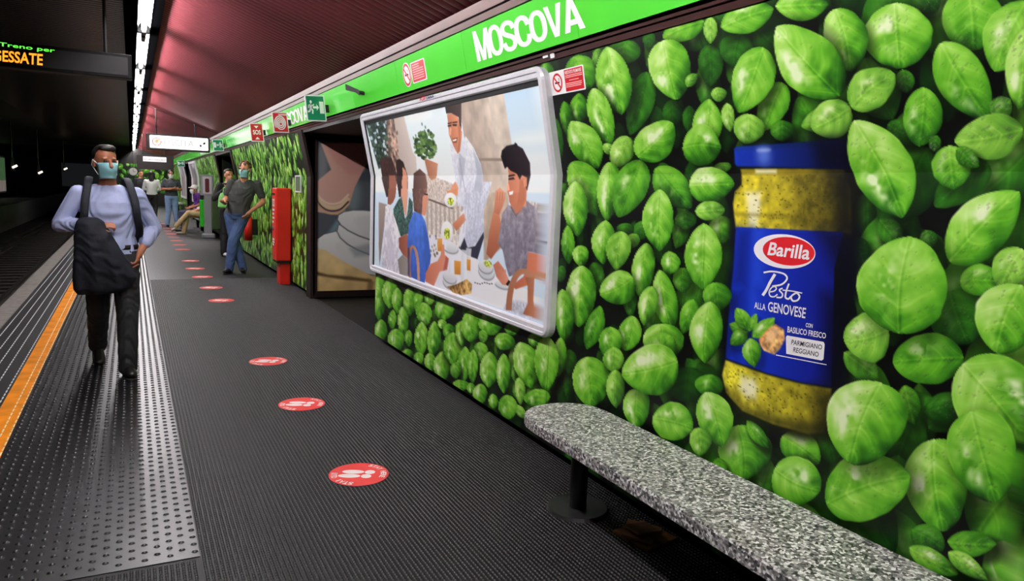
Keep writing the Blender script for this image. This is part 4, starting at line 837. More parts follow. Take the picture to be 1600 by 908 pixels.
for s_, q_, m_ in (('IGP', [(656, 158.5), (666, 155.5), (665.4, 149.5), (655.6, 152)], mat('logo_red', (222, 60, 60), .4)), ('Decaux', [(666.5, 155.5), (678, 152), (677.4, 146.5), (666, 149.5)], mat('logo_blue', (40, 52, 110), .4))):
    o = wall_text(s_, q_, fo+.002, m_, case, .03, name='maker_lettering'); o.data.transform(PC)

# ================================================================== FOOD POSTER in the passage
food = thing('food_poster', 'large poster of a braceleted arm over stacked plates and yellow cloth inside the dark passage', 'poster', (2.9, 9.65, .02))
FY = 9.652
obj('frame', (lambda bm: [box(bm, (2.125-2.9, -.03, .0), (4.8-2.9, -.0, .085)), box(bm, (2.125-2.9, -.03, .085), (2.15-2.9, 0, 2.1)), box(bm, (2.125-2.9, -.03, 2.06), (4.8-2.9, 0, 2.1))] and bm)(bmesh.new()), DARK, food)
fc = Canvas(np.arange(2.15, 4.7, .009), np.arange(.105, 2.08, .009), (58, 64, 70))
FQ = lambda pts: [ypt(300+x/3.783, 240+y/3.783, FY) for x, y in pts]
fc.poly(FQ([(700, -200), (1500, -200), (1500, 200), (700, 140)]), (44, 50, 56), .04); fc.ell(FQ([(760, 60)])[0], .1, .25, (120, 124, 126), .06, alpha=.7)
fc.ell(FQ([(950, 250)])[0], .1, .2, (120, 140, 140), .08, alpha=.6)
fc.poly(FQ([(760, 560), (800, 470), (900, 330), (960, 420), (940, 520), (860, 560)]), (110, 142, 152), .03, (70, 96, 106), 270)
fc.poly(FQ([(760, -60), (1120, -60), (1040, 40), (960, 200), (930, 300), (860, 362), (735, 345), (715, 290), (730, 170), (820, 95)]), (214, 160, 138), .012, (186, 122, 106), 0)
fc.poly(FQ([(780, -60), (1100, -60), (1010, 100), (930, 130), (850, 60)]), (196, 122, 112), .04, alpha=.8)
for off_, c_, wd in ((0, (226, 190, 140), 22), (20, (40, 34, 34), 10), (-22, (236, 204, 170), 12), (36, (206, 160, 110), 10)):
    path = smooth_path([(728, 205+off_), (745, 270+off_), (800, 315+off_), (870, 312+off_), (925, 262+off_)], 24); fc.poly(FQ([tuple(p) for p in stroke(path, wd)]), c_, .008)
def plate(cx, cy, rx, ry, rim=(40, 44, 46)):
    c_ = FQ([(cx, cy)])[0]; e1 = FQ([(cx+rx, cy)])[0]-c_; e2 = FQ([(cx, cy-ry)])[0]-c_
    fc.ell(c_, abs(e1[0])*1.02, abs(e2[1])*1.05, rim, .01, rot=-12); fc.ell(c_+np.array([0, .006]), abs(e1[0]), abs(e2[1]), (246, 246, 240), .008, rot=-12, c2=(206, 208, 206), ang=270); fc.ell(c_+np.array([.03, .01]), abs(e1[0])*.72, abs(e2[1])*.66, (224, 224, 218), .03, rot=-12, alpha=.8)
plate(1080, 600, 330, 120); plate(1150, 510, 280, 110, (60, 64, 66)); fc.poly(FQ([(930, 560), (1090, 520), (1100, 600), (960, 610)]), (120, 128, 134), .04, alpha=.6)
plate(1140, 445, 270, 85); fc.ell(FQ([(1120, 490)])[0], .16, .06, (150, 164, 60), .02, tex=.5, tsc=30)
fc.poly(FQ([(715, 555), (790, 570), (900, 640), (1060, 720), (1500, 760), (1500, 830), (715, 830)]), (240, 206, 132), .012, (204, 160, 88), 270, .10, 7)
fc.poly(FQ([(715, 690), (800, 715), (930, 725), (1060, 745), (1060, 760), (900, 745), (715, 716)]), (84, 58, 30), .02); fc.poly(FQ([(1040, 740), (1075, 760), (1060, 830), (1030, 820)]), (110, 78, 40), .03, alpha=.8)
fc.img = np.clip(fc.img, 0, 1)**.72
obj('poster_print', fc.mesh('food', lambda P: np.stack([P[:, 0]-2.9, np.full(len(P), -.012), P[:, 1]-.02], 1)), None, food)
# green poster in the second passage
gp = thing('leaf_poster', 'green leaf poster facing along the platform inside the second dark passage', 'poster', (2.9, 20.69, .05))
c = Canvas(np.arange(2.16, 4.2, .022), np.arange(.15, 2.1, .02), (16, 26, 14)); fill(c, (2.1, .1), (4.3, 2.1), 70, .5, (.35, .7), 61); fill(c, (2.1, .1), (4.3, 2.1), 60, .5, (.7, 1.05), 62)
obj('poster_print', c.mesh('leaf', lambda P: np.stack([P[:, 0]-2.9, np.full(len(P), -.012), P[:, 1]-.05], 1)), None, gp); obj('frame', boxm((-.77, -.01, 0), (1.6, 0, 2.1)), DARK, gp)

# ================================================================== GRANITE BENCHES
def granite():
    m = bpy.data.materials.new('speckled_granite'); m.use_nodes = True; nt = m.node_tree; p = nt.nodes['Principled BSDF']
    tc = nt.nodes.new('ShaderNodeTexCoord'); v = nt.nodes.new('ShaderNodeTexVoronoi'); v.inputs['Scale'].default_value = 105; n = nt.nodes.new('ShaderNodeTexNoise'); n.inputs['Scale'].default_value = 90; n.inputs['Detail'].default_value = 3
    nt.links.new(tc.outputs['Object'], v.inputs['Vector']); nt.links.new(tc.outputs['Object'], n.inputs['Vector'])
    s_ = nt.nodes.new('ShaderNodeSeparateColor'); nt.links.new(v.outputs['Color'], s_.inputs[0])
    mx = nt.nodes.new('ShaderNodeMath'); mx.operation = 'MULTIPLY_ADD'; mx.inputs[1].default_value = .62; nt.links.new(s_.outputs[0], mx.inputs[0])
    m2 = nt.nodes.new('ShaderNodeMath'); m2.operation = 'MULTIPLY'; m2.inputs[1].default_value = .5; nt.links.new(n.outputs['Fac'], m2.inputs[0]); nt.links.new(m2.outputs[0], mx.inputs[2])
    r = nt.nodes.new('ShaderNodeValToRGB'); el = r.color_ramp.elements; el[0].position = .22; el[0].color = (.012, .012, .014, 1); el[1].position = .82; el[1].color = (.86, .85, .84, 1)
    for ps, c_ in ((.38, (.09, .088, .09, 1)), (.55, (.26, .255, .25, 1)), (.7, (.45, .44, .42, 1))): e_ = el.new(ps); e_.color = c_
    nt.links.new(mx.outputs[0], r.inputs[0]); nt.links.new(r.outputs[0], p.inputs['Base Color']); p.inputs['Roughness'].default_value = .38
    return m
GRAN = granite()
def bench(label, ya, yb, x0=1.63, x1=2.06, legs=(), group=None):
    t = thing('granite_bench', label, 'bench', (0, 0, 0))
    R_ = .23; pts = []
    for k in range(13): a = math.pi*k/12; pts.append(((x0+x1)/2+(x1-x0)/2*math.cos(a), yb-R_+R_*math.sin(a)**.8))
    for k in range(13): a = math.pi+math.pi*k/12; pts.append(((x0+x1)/2+(x1-x0)/2*math.cos(a), ya+R_-R_*abs(math.sin(a))**.8))
    b = prism(pts, .058, Matrix.Translation((0, 0, .392)))
    bmesh.ops.bevel(b, geom=[e_ for e_ in b.edges if abs(e_.verts[0].co.z-e_.verts[1].co.z) < .001], offset=.007, segments=2, affect='EDGES')
    obj('seat_slab', b, GRAN, t)
    for x, y in legs:
        obj('leg', cylm((x, y, .018), (x, y, .372), .042, n=20), BLACK, t, True); bm = bmesh.new(); cyl(bm, (x, y, 0), (x, y, .018), .15, .142, 36); obj('base_disc', bm, mat('base_disc_black', (30, 29, 30), .35), t); obj('support_plate', boxm((x-.14, y-.06, .372), (x+.14, y+.06, .392)), BLACK, t)
    return t
bench('long speckled grey granite bench in front of the pesto jar print', -.9, 3.06, legs=((1.865, 2.77), (1.865, 1.0), (1.865, -.5)))
bench('distant granite bench the seated people share', 21.3, 25.6, legs=((1.84, 21.8), (1.84, 23.5), (1.84, 25.1)))
bench('farthest granite bench by the end wall, empty', 35.5, 38.5, x0=1.55, legs=((1.84, 36), (1.84, 38)))
# paper packet left on the floor under the bench
t = thing('paper_packet', 'flattened brown paper packet lying on the floor under the granite bench', 'packet', (1.99, 2.42, 0), .3)
KR = mat('kraft_paper', (150, 100, 50), .8, noise=.3, scale=20)
bm = prism([(-.11, -.10), (.09, -.12), (.11, .08), (-.08, .11)], .012); obj('sheet', bm, KR, t)
bm = prism([(-.09, -.07), (.10, -.06), (.08, .10), (-.10, .07)], .010, Matrix.Translation((0, 0, .014)) @ Euler((.06, .05, .3)).to_matrix().to_4x4()); obj('sheet', bm, KR, t)
bm = prism([(-.08, -.05), (.05, -.06), (.06, .05), (-.07, .06)], .008, Matrix.Translation((.0, .0, .034)) @ Euler((-.05, .1, -.2)).to_matrix().to_4x4()); obj('sheet', bm, mat('kraft_dark', (120, 76, 40), .8, noise=.3, scale=20), t)

# ================================================================== FLOOR STICKERS
STK = mat('sticker_red', (232, 62, 60), .5, noise=.05, scale=20); STW = mat('sticker_white', (244, 236, 236), .5)
def arc_text(s, r, a0, a1, h_, t, flip=False):
    n = len(s)
    for i, ch in enumerate(s):
        if ch == ' ': continue
        a = a0+(a1-a0)*(i+.5)/n; V, Fs = text_verts(ch, .03); wv = h_*.72; x = (V[:, 0]-.5)*(wv if ch != 'I' else wv*.35); y = (V[:, 1]-.5)*h_*(1 if not flip else -1); x = x*(1 if not flip else -1)
        rr = r+y; cx, sx = math.cos(a), math.sin(a); P = np.stack([rr*cx+x*sx, rr*sx-x*cx, np.full(len(x), .0016)], 1)
        flat('lettering', P, Fs, STW, t)
def foot(t, x, y):
    obj('footprint_sole', prism([(x+.056*sx*(.8+.2*(k/20 if k < 10 else 1)), y) for k, sx in ()] or [(x+a, y+b) for a, b in [(p[0]*.025, p[1]*.058-.03) for p in circle2((0, 0), 1, 22)]], .0006, Matrix.Translation((0, 0, .0012))), STW, t)
    obj('footprint_toe', prism([(x+p[0]*.026, y+.058+p[1]*.027) for p in circle2((0, 0), 1, 18)], .0006, Matrix.Translation((0, 0, .0012))), STW, t)
order = ['nearest', 'second nearest', 'third nearest']
spots = [(1.02, 3.575), (1.0, 4.93), (.99, 6.26), (.974, 9.74), (.963, 10.96), (.95, 12.24), (.93, 13.43), (.945, 14.74)]+[(.95, 17.2+1.25*k) for k in range(9)]
words = ['fourth', 'fifth', 'sixth', 'seventh', 'eighth', 'ninth', 'tenth', 'eleventh', 'twelfth', 'thirteenth', 'fourteenth', 'fifteenth', 'sixteenth', 'seventeenth']
disc = None
for k, (x, y) in enumerate(spots):
    lab = ['nearest red keep-here footprint sticker on the black floor', 'second nearest red footprint sticker on the black floor', 'third nearest red footprint sticker on the black floor'][k] if k < 3 else words[k-3]+' red footprint sticker along the floor, counted from the camera'
    t = thing('floor_sticker', lab, 'sticker', (x, y, .0036), math.radians(-115), 'red distance stickers on the platform')
    if disc is None:
        b = prism(circle2((0, 0), .155, 48), .0012); d = bpy.data.meshes.new('disc'); b.to_mesh(d); b.free(); d.materials.append(STK); disc = d
    obj('disc', disc, None, t)
    if k < 8:
        foot(t, -.028, -.004); foot(t, .028, -.016)
    if k < 3:
        arc_text('STAI QUI', .128, math.radians(-4), math.radians(-96), .034, t); arc_text('STAY HERE', .128, math.radians(164), math.radians(72), .030, t)

# ================================================================== LED BOARD, HANGING SIGNS, CLOCK
led = thing('departure_board', 'long dark hanging departure board with green and orange lit letters', 'board', (-.8, 7.0, 2.31))
x0 = -1.9; xr = .03; zb, zt = 2.318, 2.512
def LB(lo, hi, bev=0): return boxm((lo[0]+.8, lo[1]-7.0, lo[2]-2.31), (hi[0]+.8, hi[1]-7.0, hi[2]-2.31), bev)
obj('housing', LB((x0, 7.0, zb), (xr, 7.16, zt), .006), mat('board_housing', (9, 9, 11), .5, spec=.2), led)
obj('screen', LB((x0+.03, 6.994, zb+.025), (xr-.03, 7.0, zt-.025)), mat('board_screen', (40, 38, 40), .4, spec=.3), led)
for x in (-.16, -1.5): obj('hanger', cylm((x+.8, .08, zt-2.31), (x+.8, .08, 3.2-2.31), .014, n=10), BLACK, led)
def led_text(s, q, col, nm, bold=0.0):
    V, Fs = text_verts(s, bold); P = bil(V, [ypt(*p, 6.99) for p in q]); m_ = mat(nm, col, .5, emit=1.7)
    flat('lit_lettering', np.stack([P[:, 0]+.8, np.full(len(P), -.0075), P[:, 1]-2.31], 1), Fs, m_, led)
led_text('Treno per', [(-2, 73.5), (85, 84), (86, 76), (-2, 65.5)], (96, 232, 70), 'led_green', .012)
led_text('GESSATE', [(-12, 94.5), (66.5, 102.5), (67, 84.5), (-12, 77)], (255, 150, 40), 'led_orange', .02)
us = thing('hanging_exit_panel', 'white backlit USCITA exit panel hanging across the platform', 'sign', (.98, 18.4, 2.17))
obj('housing', boxm((-.66, 0, -.02), (.66, .14, .335), .01), mat('panel_housing', (40, 30, 32), .5), us)
obj('lit_face', prism(rrect(-.59, .02, .62, .30, .02), .006, frame((0, -.002, 0), (1, 0, 0), (0, 0, 1))), mat('backlit_white', (255, 252, 252), .5, emit=1.25), us)
Mu = frame((0, -.009, 0), (1, 0, 0), (0, 0, 1))
plane_text('USCITA', Mu, -.30, .085, .62, .15, mat('panel_grey_letter', (212, 214, 212), .5, emit=.45), us, .02)
V = plane3(Mu)([(-.45+r*math.cos(a), .16+r*.95*math.sin(a)) for r in (.095, .075) for a in np.linspace(.6, 6.6, 30)], .002); flat('logo_ring', V, [[i, i+1, 31+i, 30+i] for i in range(29)], mat('panel_logo_red', (236, 120, 100), .5, emit=.3), us)
poly_on('logo_hand', [(-.50, .15), (-.46, .22), (-.40, .21), (-.42, .15), (-.45, .12)], plane3(Mu), mat('panel_logo_gold', (246, 206, 150), .5, emit=.3), us, .002)
for p_ in ([(.44, .10), (.48, .10), (.48, .15), (.44, .15)], [(.50, .16), (.56, .16), (.56, .22), (.52, .20)]): poly_on('arrow_mark', p_, plane3(Mu), SBL, us, .002)
for x in (-.45, .35): obj('hanger', cylm((x, .07, .33), (x, .07, cz(x+.98)-2.17), .012, n=8), BLACK, us)
u2 = thing('hanging_sign', 'smaller white hanging sign farther down the platform', 'sign', (.8, 30, 2.09))
obj('housing', boxm((-.6, 0, -.26), (.62, .14, .27), .01), mat('panel_housing', (40, 30, 32), .5), u2); obj('lit_face', boxm((-.40, -.008, .03), (.37, 0, .21)), mat('backlit_grey', (225, 222, 224), .5, emit=.7), u2)
plane_text('BINARIO CENTRO', frame((0, -.010, 0), (1, 0, 0), (0, 0, 1)), -.36, .08, .68, .05, mat('panel_dark_letter', (120, 120, 122), .5), u2)
for x in (-.4, .3): obj('hanger', cylm((x, .07, .27), (x, .07, cz(x+.8)-2.09), .012, n=8), BLACK, u2)
ck = thing('station_clock', 'small round clock hanging at the far end of the tube lights', 'clock', (.07, 30, 1.73))
bm = bmesh.new(); cyl(bm, (0, 0, 0), (0, .1, 0), .16, n=32); obj('case', bm, BLACK, ck); bm = bmesh.new(); cyl(bm, (0, -.006, 0), (0, 0, 0), .135, n=32); obj('dial', bm, mat('clock_dial', (190, 188, 184), .5), ck)
obj('hand', boxm((-.008, -.012, 0), (.008, -.007, .10)), SBL, ck); obj('hand', boxm((0, -.012, -.008), (.075, -.007, .008)), SBL, ck); obj('hanger', cylm((0, .05, .15), (0, .05, 1.25), .012, n=8), BLACK, ck)

# ================================================================== RED CALL COLUMN, EXTINGUISHER, BINS
CR_ = mat('call_column_red', (226, 40, 30), .35, noise=.05)
cc = thing('emergency_column', 'tall red emergency call column standing against the leaf covered wall', 'call point', (1.985, 11.25, 0))
obj('pedestal', boxm((-.05, -.13, .0), (.10, .13, .34), .01), CR_, cc)
obj('body', boxm((-.11, -.19, .36), (.10, .19, 1.44), .018), CR_, cc)
obj('collar', boxm((-.10, -.17, .33), (.09, .17, .37)), BLACK, cc)
obj('recess', boxm((-.117, -.14, .42), (-.105, .14, 1.39), .004), mat('call_column_panel', (236, 58, 44), .4), cc)
Mc = frame((-.118, -.0, 0), (0, -1, 0), (0, 0, 1))
obj('speaker_slot', boxm((-.123, -.10, 1.33), (-.115, .10, 1.36)), BLACK, cc)
plane_text('SOS', Mc, -.10, 1.16, .2, .12, SWH, cc, .03)
for k, (a, b, z) in enumerate(((-.09, .09, 1.10), (-.09, .05, 1.04), (-.09, .09, .98), (-.09, .02, .92), (-.08, .08, .66), (-.08, .08, .62), (-.08, .04, .58))): poly_on('instruction_line', [(a, z), (b, z), (b, z+.03), (a, z+.03)], plane3(Mc), SWH, cc, .002)
bm = bmesh.new(); cyl(bm, (-.118, .0, .84), (-.135, 0, .84), .03, n=18); obj('call_button', bm, mat('button_steel', (200, 200, 205), .25, .9), cc)
Ms = frame((-.11, -.192, 0), (1, 0, 0), (0, 0, 1))
ex = thing('fire_extinguisher', 'small red fire extinguisher hanging on the wall behind the leaning man', 'extinguisher', (1.93, 14.4, .42))
bm = bmesh.new(); cyl(bm, (0, 0, 0), (0, 0, .42), .075, n=18); cyl(bm, (0, 0, .42), (0, 0, .50), .075, .03, 18); obj('cylinder', bm, CR_, ex, True); bm = bmesh.new(); cyl(bm, (0, 0, .50), (0, 0, .56), .022, n=10); box(bm, (-.09, -.012, .56), (.03, .012, .585)); obj('valve', bm, BLACK, ex); obj('wall_bracket', boxm((.07, -.03, .1), (.165, .03, .4)), BLACK, ex)
wn = thing('waste_station', 'waste station with bright green bin, steel post and olive bin beside the far bench', 'bin', (1.86, 20.75, 0))
gb = obj('green_bin', boxm((-.26, .18, .28), (.0, .42, 1.0), .02), mat('bin_green', (40, 190, 30), .4), wn); obj('bin_lid', boxm((-.25, .19, 1.0), (-.01, .41, 1.14), .02), SBL, gb)
obj('steel_post', boxm((-.18, -.08, .1), (.0, .06, 1.12), .01), mat('brushed_steel', (190, 190, 194), .35, .7), wn); obj('post_foot', boxm((-.24, -.16, 0), (.08, .12, .12), .03), mat('brushed_steel', (190, 190, 194), .35, .7), wn)
obj('olive_bin', boxm((-.02, -.40, .25), (.17, -.12, 1.06), .02), mat('bin_olive', (60, 82, 40), .45), wn)
nf = obj('notice_frame', boxm((-.26, -.05, 1.12), (.06, -.01, 1.66), .01), mat('brushed_steel', (190, 190, 194), .35, .7), wn); obj('notice', boxm((-.21, -.056, 1.17), (.01, -.05, 1.61)), mat('notice_white', (226, 220, 222), .5), nf)
poly_on('notice_bottle', rrect(-.15, 1.2, -.05, 1.56, .03), plane3(frame((0, -.058, 0), (1, 0, 0), (0, 0, 1))), mat('notice_maroon', (110, 40, 50), .5), nf, .001)
# small bent white cases farther along the wall
def small_case(label, ya, yb, seed):
    t = thing('poster_case', label, 'poster')
    def bar(z0, z1, a, b, o0, o1):
        zs = sorted({z0, z1} | ({ZK} if z0 < ZK < z1 else set())); pr = [(float(wx(z))-o1, z) for z in zs]+[(float(wx(z))-o0, z) for z in zs[::-1]]; return prism(pr, -(b-a), frame((0, a, 0), (1, 0, 0), (0, 0, 1)))
    for z0, z1, a, b in ((.7, 2.17, ya, ya+.08), (.7, 2.17, yb-.08, yb), (.7, .78, ya+.08, yb-.08), (2.09, 2.17, ya+.08, yb-.08)): obj('frame_side', bar(z0, z1, a, b, .005, .055), FR, t)
    c = Canvas(np.arange(ya+.08, yb-.05, .12), np.concatenate([np.arange(.78, ZK, .06), [ZK], np.arange(ZK+.06, 2.1, .06)]), (150, 146, 150)); r = np.random.default_rng(seed)
    for k in range(30): c.ell((r.uniform(ya, yb), r.uniform(.8, 2.1)), r.uniform(.1, .4), r.uniform(.06, .25), [(120, 90, 90), (210, 214, 224), (70, 70, 80), (190, 150, 130)][k % 4], .03, alpha=.7)
    obj('poster_print', c.mesh('pp', lambda P: wall3(P, .03)), None, t)
small_case('far poster case with white bent frame, before the third passage', 27.6, 30.5, 5); small_case('farthest poster case with white bent frame, past the third passage', 34.0, 37.4, 6)
sw = thing('wall_outlet_frame', 'small pale rectangular frame on the leaf print beside the red column', 'frame', (0, 0, 0))
a = wallpt(468, 283); bm = bmesh.new(); yy, zz = a
for lo, hi in (((0, 0), (.38, .02)), ((0, .22), (.38, .24)), ((0, .02), (.02, .22)), ((.36, .02), (.38, .22))): box(bm, (XW-.02, yy-.15+lo[0], zz-.16+lo[1]), (XW-.004, yy-.15+hi[0], zz-.16+hi[1]))
obj('rim', bm, FR, sw); obj('cover', boxm((XW-.012, yy-.13, zz-.14), (XW-.004, yy+.21, zz+.06)), mat('outlet_cover', (84, 110, 70), .5), sw)
# lit poster on the opposite platform and the tunnel lamps
op = thing('lit_poster', 'bright framed poster on the opposite platform at the left edge', 'poster', (-6.9, 53, .3))
obj('frame', boxm((-.06, -1.5, 0), (.0, 1.8, 2.2), .01), FR, op); obj('picture', boxm((0, -1.3, .75), (.02, 1.6, 2.1)), mat('lit_picture', (90, 130, 84), .5, emit=.35, noise=.6, scale=2.5), op); obj('picture', boxm((0, -1.3, .1), (.02, 1.6, .75)), mat('lit_picture_low', (196, 180, 170), .5, emit=.25, noise=.4, scale=2), op)
for k, (px_, py_, Y) in enumerate([(80/4.12*1+0, 262, 30), (60, 271, 34), (100, 265, 42)]):
    p_ = ypt(px_, py_, Y); t = thing('tunnel_lamp', ['leftmost small lamp glinting in the dark tunnel', 'middle small lamp glinting in the dark tunnel', 'right small lamp glinting in the dark tunnel beside the walking man'][k], 'lamp', (p_[0], Y, p_[1]))
    obj('housing', boxm((-.05, 0, -.1), (.05, .05, .35), .01), mat('lamp_steel', (90, 90, 96), .3, .7), t); bm = bmesh.new(); cyl(bm, (-.0, -.02, 0), (.14, -.02, .08), .035, n=10); obj('bulb', bm, mat('tunnel_bulb', (255, 236, 206), .5, emit=2.2), t); obj('stem', cylm((0, .03, .3), (0, .03, 3.2-p_[1]), .018, n=8), mat('lamp_steel', (90, 90, 96), .3, .7), t)

# ================================================================== PEOPLE
SK1 = mat('skin_warm', (206, 140, 108), .5, noise=.05, scale=30); SK2 = mat('skin_deep', (168, 104, 76), .5, noise=.05, scale=30)
def V3(*a): return Vector(a)
def limb(bm, pts, rad, n=12):
    for (a, b), (ra, rb) in zip(zip(pts[:-1], pts[1:]), zip(rad[:-1], rad[1:])):
        a = Vector(a); b = Vector(b); d = b-a; L_ = d.length
        if L_ < 1e-5: continue
        q = d.to_track_quat('Z', 'Y').to_matrix(); rings = []
        for k in range(4): t = -math.pi/2+math.pi/2*k/4; rings.append((ra*math.sin(t), max(ra*math.cos(t), 1e-4)))
        rings += [(0, ra), (L_, rb)]
        for k in range(1, 5): t = math.pi/2*k/4; rings.append((L_+rb*math.sin(t), max(rb*math.cos(t), 1e-4)))
        vs = [[bm.verts.new(a+q @ Vector((r*math.cos(2*math.pi*i/n), r*math.sin(2*math.pi*i/n), z))) for i in range(n)] for z, r in rings]
        for r0, r1 in zip(vs[:-1], vs[1:]):
            for i in range(n): bm.faces.new((r0[i], r0[(i+1) % n], r1[(i+1) % n], r1[i]))
        bm.faces.new(vs[0][::-1]); bm.faces.new(vs[-1])
def blob(bm, c, r, rot=None):
    t = bmesh.new(); bmesh.ops.create_uvsphere(t, u_segments=18, v_segments=12, radius=1)
    M = Matrix.Translation(Vector(c)) @ ((rot.to_4x4() if rot is not None else Matrix.Identity(4))) @ Matrix.Diagonal((*r, 1)); bmesh.ops.transform(t, matrix=M, verts=t.verts[:]); merge(bm, t)
def loft(bm, rings, n=20):
    """rings: (centre, half-width vector, half-depth vector), closed at both ends"""
    vs = [[bm.verts.new(Vector(c)+Vector(u)*math.cos(2*math.pi*i/n)+Vector(v)*math.sin(2*math.pi*i/n)) for i in range(n)] for c, u, v in rings]
    for r0, r1 in zip(vs[:-1], vs[1:]):
        for i in range(n): bm.faces.new((r0[i], r0[(i+1) % n], r1[(i+1) % n], r1[i]))
    bm.faces.new(vs[0][::-1]); bm.faces.new(vs[-1]); bmesh.ops.recalc_face_normals(bm, faces=bm.faces[:])
def skinned(name, bm, m, parent, vox, smooth=4, wrinkle=0.0):
    """grow one continuous surface out of the overlapping solids"""
    o = obj(name, bm, None, None)
    r = o.modifiers.new('r', 'REMESH'); r.mode = 'VOXEL'; r.voxel_size = vox
    s = o.modifiers.new('s', 'SMOOTH'); s.factor = .5; s.iterations = smooth
    bpy.context.view_layer.update()
    me = bpy.data.meshes.new_from_object(o.evaluated_get(bpy.context.evaluated_depsgraph_get())); old = o.data
    bpy.data.objects.remove(o); bpy.data.meshes.remove(old); me.materials.clear()
    if wrinkle and len(me.vertices):
        co = np.empty(len(me.vertices)*3, np.float32); me.vertices.foreach_get('co', co); co = co.reshape(-1, 3); no = np.array([v.normal[:] for v in me.vertices])
        ph = co[:, 2]*46+co[:, 0]*22*np.sin(co[:, 2]*9)+6*np.sin(co[:, 1]*30); am = wrinkle*(np.sin(ph)*.6+np.sin(ph*1.7+co[:, 0]*40)*.4)
        co = co+no*am[:, None]; me.vertices.foreach_set('co', co.astype(np.float32).ravel()); me.update()
    return obj(name, me, m, parent, True)
def hand(bm, wrist, d, nrm, curl=.35, sc=1.0, thumb=1):
    """palm with four fingers and a thumb; d: direction of the hand, nrm: palm normal"""
    d = Vector(d).normalized(); nrm = Vector(nrm); nrm = (nrm-d*nrm.dot(d)).normalized(); sd = d.cross(nrm)*thumb; w = Vector(wrist)
    rot = Matrix((sd, d, nrm)).transposed(); blob(bm, w+d*.05*sc, (.040*sc, .052*sc, .016*sc), rot); limb(bm, [w-d*.02, w+d*.03*sc], [.024*sc, .026*sc])
    for k, (o_, ln) in enumerate(((.030, .068), (.010, .078), (-.010, .072), (-.029, .056))):
        p = w+d*.09*sc+sd*o_*sc; pts = [p]; dd = d.copy()
        for j, f in enumerate((.42, .32, .26)):
            ang = curl*(.6+.7*j); dd = (d*math.cos(ang*(j+1)*.8)+nrm*math.sin(ang*(j+1)*.8)); pts.append(pts[-1]+dd*ln*f*sc)
        limb(bm, pts, [.0095*sc, .009*sc, .0085*sc, .007*sc], 8)
    t0 = w+d*.03*sc+sd*.034*sc; limb(bm, [t0, t0+(d*.6+sd*.7+nrm*.15)*.034*sc, t0+(d*.6+sd*.7+nrm*.15)*.034*sc+(d*.9+sd*.25+nrm*.35)*.03*sc], [.012*sc, .0105*sc, .008*sc], 8)
